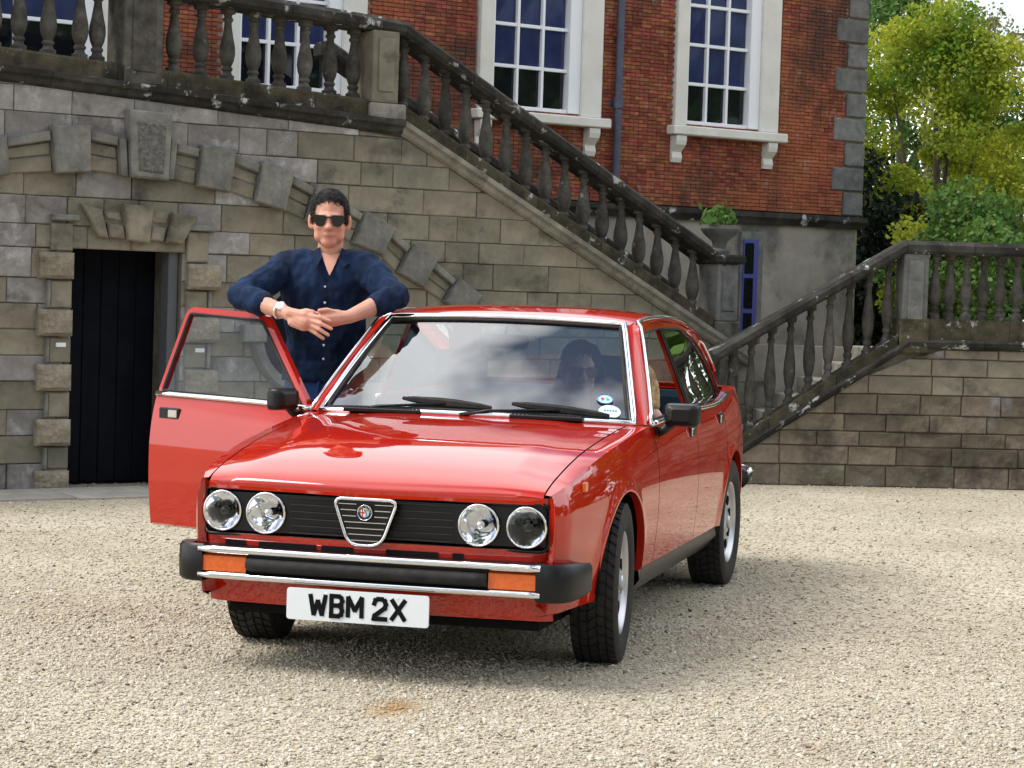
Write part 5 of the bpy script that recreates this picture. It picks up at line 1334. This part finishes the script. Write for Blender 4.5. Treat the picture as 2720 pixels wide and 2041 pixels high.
# left hand, partly under the right
pl_ = W(-.735, -.69, 1.240)
parts.append(caps([wrL, pl_, W(-.722, -.712, 1.238)], [.028, .036, .033], 10)); parts.append(caps([W(-.75, -.66, 1.262), W(-.725, -.715, 1.262)], [.02, .022], 8))
for i, (dz, ln) in enumerate(((.028, .0), (.010, .008), (-.008, .004), (-.024, -.008))):
    parts.append(finger([W(-.722, -.712, 1.240+dz*.8), W(-.716, -.762-ln, 1.236+dz*.9), W(-.724, -.80-ln, 1.222+dz)], [.0105, .0098, .0082]))
parts.append(finger([W(-.735, -.672, 1.268), W(-.708, -.700, 1.278), W(-.696, -.728, 1.274)], [.0125, .0115, .0095]))
parts += [caps([hc + Vector((-.04, 0, -.20)), W(-1.15, -.86, 1.36), W(-1.18, -.87, 1.15)], [.06, .10, .10], 12), caps([W(-1.14, -.86, 1.40), shR, elR], [.07, .05, .04], 12), caps([W(-1.14, -.86, 1.40), shL, elL], [.07, .05, .04], 12)]
body = blob('body', parts, M_skin, .0042, 3, parent=man, above=1.55)
obj('lips', mesh('lips', *mouth, M_lip, True), man); g_o = obj('sunglasses', mesh('sunglasses', *gls, M_shade, True, 40), man); obj('hair', hair, man)
# shirt
P = [rings([(W(-1.20, -.88, .955), .184, .130), (W(-1.20, -.88, .985), .184, .130), (W(-1.20, -.878, 1.05), .170, .118), (W(-1.185, -.872, 1.16), .172, .120), (W(-1.165, -.865, 1.28), .190, .128), (W(-1.145, -.858, 1.37), .205, .125), (W(-1.13, -.855, 1.43), .205, .108), (W(-1.125, -.852, 1.475), .165, .088), (W(-1.125, -.85, 1.505), .095, .072)], 26)]
def sleeve(sh, el, wr, t): 
    m1 = sh.lerp(el, .5) + Vector((0, 0, -.006)); end = el.lerp(wr, t)
    return [caps([sh, m1, el], [.078, .068, .060], 14), caps([el, el.lerp(wr, .25), end], [.060, .060, .052], 14), caps([el.lerp(wr, t-.12), end], [.056, .056], 14), caps([sh.lerp(W(-1.125, -.85, 1.47), .45), sh], [.082, .08], 14)]
P += sleeve(shR, elR, wrR, .50) + sleeve(shL, elL, wrL, .40)
shirt = blob('shirt', P, M_shirt, .0065, 3, .009, .048, man)
# open collar: skin triangle and two collar leaves
fd = Vector((math.cos(R_(17)), math.sin(R_(17)), 0)); sd_ = Vector((-fd.y, fd.x, 0)); nb = hc + Vector((-.03, 0, -.145))
def chest(a, b, o_=0): return nb + sd_*a + Vector((0, 0, b)) + fd*(.068 + .44*max(0, -.02-b) + o_)
obj('open_neck', mesh('open_neck', [chest(-.042, .0, -.012), chest(.042, .0, -.012), chest(.012, -.075, .016), chest(.0, -.10, .018), chest(-.012, -.075, .016), chest(0, -.01, .0)], [(0, 5, 4), (5, 1, 2), (5, 2, 3, 4)], M_skin, True), man)
for s_ in (1, -1):
    A = [chest(s_*.048, .024, -.028), chest(s_*.070, .008, -.020), chest(s_*.090, -.040, .020), chest(s_*.056, -.062, .034), chest(s_*.036, -.02, .014)]
    B = [p - fd*.008 for p in A]
    obj('collar', mesh('collar', A + B, [(0, 1, 2, 3, 4), (9, 8, 7, 6, 5)] + [(i, (i+1) % 5, 5+(i+1) % 5, 5+i) for i in range(5)], M_shirt), shirt)
M_but = mat('button', (.6, .6, .58), .4)
for zz, xo in ((1.375, .131), (1.305, .133), (1.235, .128), (1.12, .124), (1.06, .122)):
    p = W(-1.165, -.862, zz) + fd*(xo + .012); V, F = lathe([(.0055, 0), (.0055, .002), (.003, .003)], 10); obj('button', mesh('button', [p + fd*v[2] + sd_*v[0] + Vector((0, 0, v[1])) for v in V], F, M_but), shirt)
# jeans, shoes
P = [rings([(W(-1.20, -.88, 1.0), .160, .105), (W(-1.205, -.88, .93), .176, .120), (W(-1.21, -.88, .84), .182, .125), (W(-1.21, -.88, .78), .17, .115)], 24)]
for y, fx in ((-1.0, -1.22), (-.77, -1.17)):
    P.append(caps([W(-1.21, -.88 + (y+.88)*.75, .82), W(-1.19, y, .46), W(fx, y, .10)], [.092, .068, .056], 14))
jn = blob('jeans', P, M_jeans, .009, 4, .005, .05, man)
mb = MB(); mb.tube([W(-1.083, -.855, 1.0), W(-1.078, -.858, .93), W(-1.078, -.86, .85)], .006, 6); mb.obj('fly', M_jeans, jn)
for y, fx in ((-1.0, -1.22), (-.77, -1.17)):
    o_ = blob('shoe', [ell(W(fx+.06, y, .045), (.14, .048, .04)), ell(W(fx-.02, y, .06), (.06, .042, .05))], M_blk, .01, 3, parent=man)
    for v in o_.data.vertices: v.co.z = max(v.co.z, .001)
# watch on his right wrist
wd = (wrR-elR).normalized(); wc = elR.lerp(wrR, .90); sdw = wd.cross(Vector((0, 0, 1))).normalized(); upw = sdw.cross(wd)
mb = MB(); mb.tube([wc + (sdw*math.cos(t) + upw*math.sin(t))*.034 for t in np.linspace(0, 2*math.pi, 25)[:-1]], .007, 6, closed=True); wt = mb.obj('wristwatch', M_chr, man, smooth=True)
fdw = (fd*.8 + Vector((0, 0, .55))).normalized(); a1 = fdw.cross(wd).normalized()
a2 = a1.cross(fdw); V, F = lathe([(.019, 0), (.020, .006), (.015, .008)], 20); obj('watch_face', mesh('watch_face', [wc + fdw*(.031+v[2]) + a1*v[0] + a2*v[1] for v in V], F, M_but), wt)
# ---- woman in the front passenger seat
wo = thing('person', 'dark-haired woman in sunglasses sitting in the front passenger seat behind the windscreen', 'person', (-1.22, .27, .50))
O = Vector((-1.22, .27, .50)); hw = W(-1.20, .285, 1.055)
parts, mouth, gls, hair, T = head('woman', wo, hw, R_(24), R_(6), .93, M_skin2, M_hairb)
parts.append(caps([hw + Vector((-.02, 0, -.07)), hw + Vector((-.04, 0, -.20)), W(-1.26, .27, .70)], [.045, .05, .08], 12)); parts += [caps([W(-1.26, .27, .78), W(-1.24, .12, .78)], [.05, .042], 10), caps([W(-1.26, .27, .78), W(-1.24, .42, .78)], [.05, .042], 10)]
parts += [caps([W(-1.24, .12, .78), W(-1.10, .06, .62), W(-.92, .14, .58)], [.042, .038, .028], 10), caps([W(-1.24, .42, .78), W(-1.10, .46, .62), W(-.95, .40, .58)], [.042, .038, .028], 10), ell(W(-.88, .15, .58), (.05, .035, .025)), ell(W(-.90, .39, .58), (.05, .035, .025))]
for y in (.15, .39):
    for i in range(4): parts.append(finger([W(-.86, y-.03+i*.018, .58), W(-.80, y-.03+i*.018, .572), W(-.775, y-.03+i*.018, .56)], [.011, .010, .008]))
    parts.append(finger([W(-.89, y+.03, .585), W(-.85, y+.05, .585), W(-.83, y+.05, .58)], [.012, .011, .009]))
blob('body', parts, M_skin2, .0055, 3, parent=wo, above=.44); obj('lips', mesh('lips', *mouth, M_lip, True), wo); obj('sunglasses', mesh('sunglasses', *gls, M_shade, True, 40), wo); obj('hair', hair, wo)
blob('long_hair', [ell(hw + Vector((-.030, 0, .042)), (.096, .088, .082)), caps([hw + Vector((-.055, .055, 0)), hw + Vector((-.055, .082, -.10)), hw + Vector((-.03, .085, -.22))], [.05, .042, .03], 10), caps([hw + Vector((-.055, -.055, 0)), hw + Vector((-.045, -.085, -.10)), hw + Vector((-.015, -.090, -.22))], [.05, .045, .03], 10), caps([hw + Vector((-.08, 0, 0)), hw + Vector((-.085, 0, -.2))], [.07, .07], 10)], M_hairb, .008, 2, .004, .02, wo)
M_top = mat('navy_top', (.012, .018, .035), .9, bump=.2, bscale=200)
blob('top', [rings([(W(-1.27, .27, .52), .16, .11), (W(-1.27, .27, .65), .145, .10), (W(-1.265, .27, .78), .175, .10), (W(-1.255, .27, .83), .13, .075), (W(-1.25, .27, .855), .07, .055)], 20), caps([W(-1.25, .13, .79), W(-1.14, .075, .67)], [.055, .048], 10), caps([W(-1.25, .41, .79), W(-1.14, .45, .67)], [.055, .048], 10)], M_top, .01, 4, .004, .05, wo)
blob('trousers', [caps([W(-1.25, .19, .56), W(-.88, .18, .60), W(-.80, .18, .35)], [.085, .07, .05], 12), caps([W(-1.25, .36, .56), W(-.88, .36, .60), W(-.80, .36, .35)], [.085, .07, .05], 12)], M_jeans, .012, 3, parent=wo)
# ---- child by the passenger window
ch = thing('person', 'small fair-haired child in a pink top sitting by the open-topped side window glass', 'person', (-1.12, .53, .50))
ch['label'] = 'fair-haired child in a pink sleeveless top sitting by the passenger side window'
O = Vector((-1.12, .53, .50)); hk = W(-1.16, .555, .985)
parts, mouth, gls, hair, T = head('child', ch, hk, R_(200), R_(10), .80, M_skin2, M_hairl)
parts += [caps([hk + Vector((0, 0, -.06)), hk + Vector((.01, 0, -.15))], [.034, .038], 10), caps([W(-1.15, .635, .845), W(-1.02, .64, .73), W(-.94, .56, .68)], [.042, .032, .022], 10), caps([W(-1.15, .45, .83), W(-1.02, .44, .72), W(-.94, .48, .68)], [.038, .032, .022], 10), ell(W(-.92, .555, .675), (.03, .022, .02)), ell(W(-.92, .485, .675), (.03, .022, .02)), ell(W(-1.15, .615, .865), (.05, .045, .045)), ell(W(-1.15, .47, .86), (.05, .04, .04))]
parts += [caps([hk + Vector((.01, 0, -.13)), W(-1.15, .54, .75)], [.038, .06], 10), caps([W(-1.15, .635, .84), W(-1.15, .54, .80), W(-1.15, .45, .83)], [.04, .05, .04], 10)]
blob('body', parts, M_skin2, .0055, 3, parent=ch); obj('hair', hair, ch)
P = [ell(hk + Vector((.0, 0, .018)), (.082, .074, .080))]
for i in range(9):
    a = R_(-110 + i*27); x_, y_ = math.cos(a), math.sin(a); P.append(caps([hk + Vector((.055*x_, .055*y_, .02)), hk + Vector((.078*x_, .068*y_, -.07)), hk + Vector((.07*x_, .062*y_, -.15 - .02*(i % 3)))], [.03, .026, .012], 8))
blob('long_hair', P, M_hairl, .006, 1, .005, .014, ch)
M_pink = mat('pink_cotton', (.72, .22, .34), .9, bump=.2, bscale=200)
blob('pink_top', [rings([(W(-1.16, .54, .50), .10, .08), (W(-1.16, .54, .70), .105, .08), (W(-1.155, .54, .80), .105, .07), (W(-1.15, .545, .855), .07, .05)], 18), caps([W(-1.14, .54, .54), W(-.98, .54, .56)], [.075, .06], 10)], M_pink, .01, 3, .003, .04, ch)

bpy.data.scenes.remove(TMP)
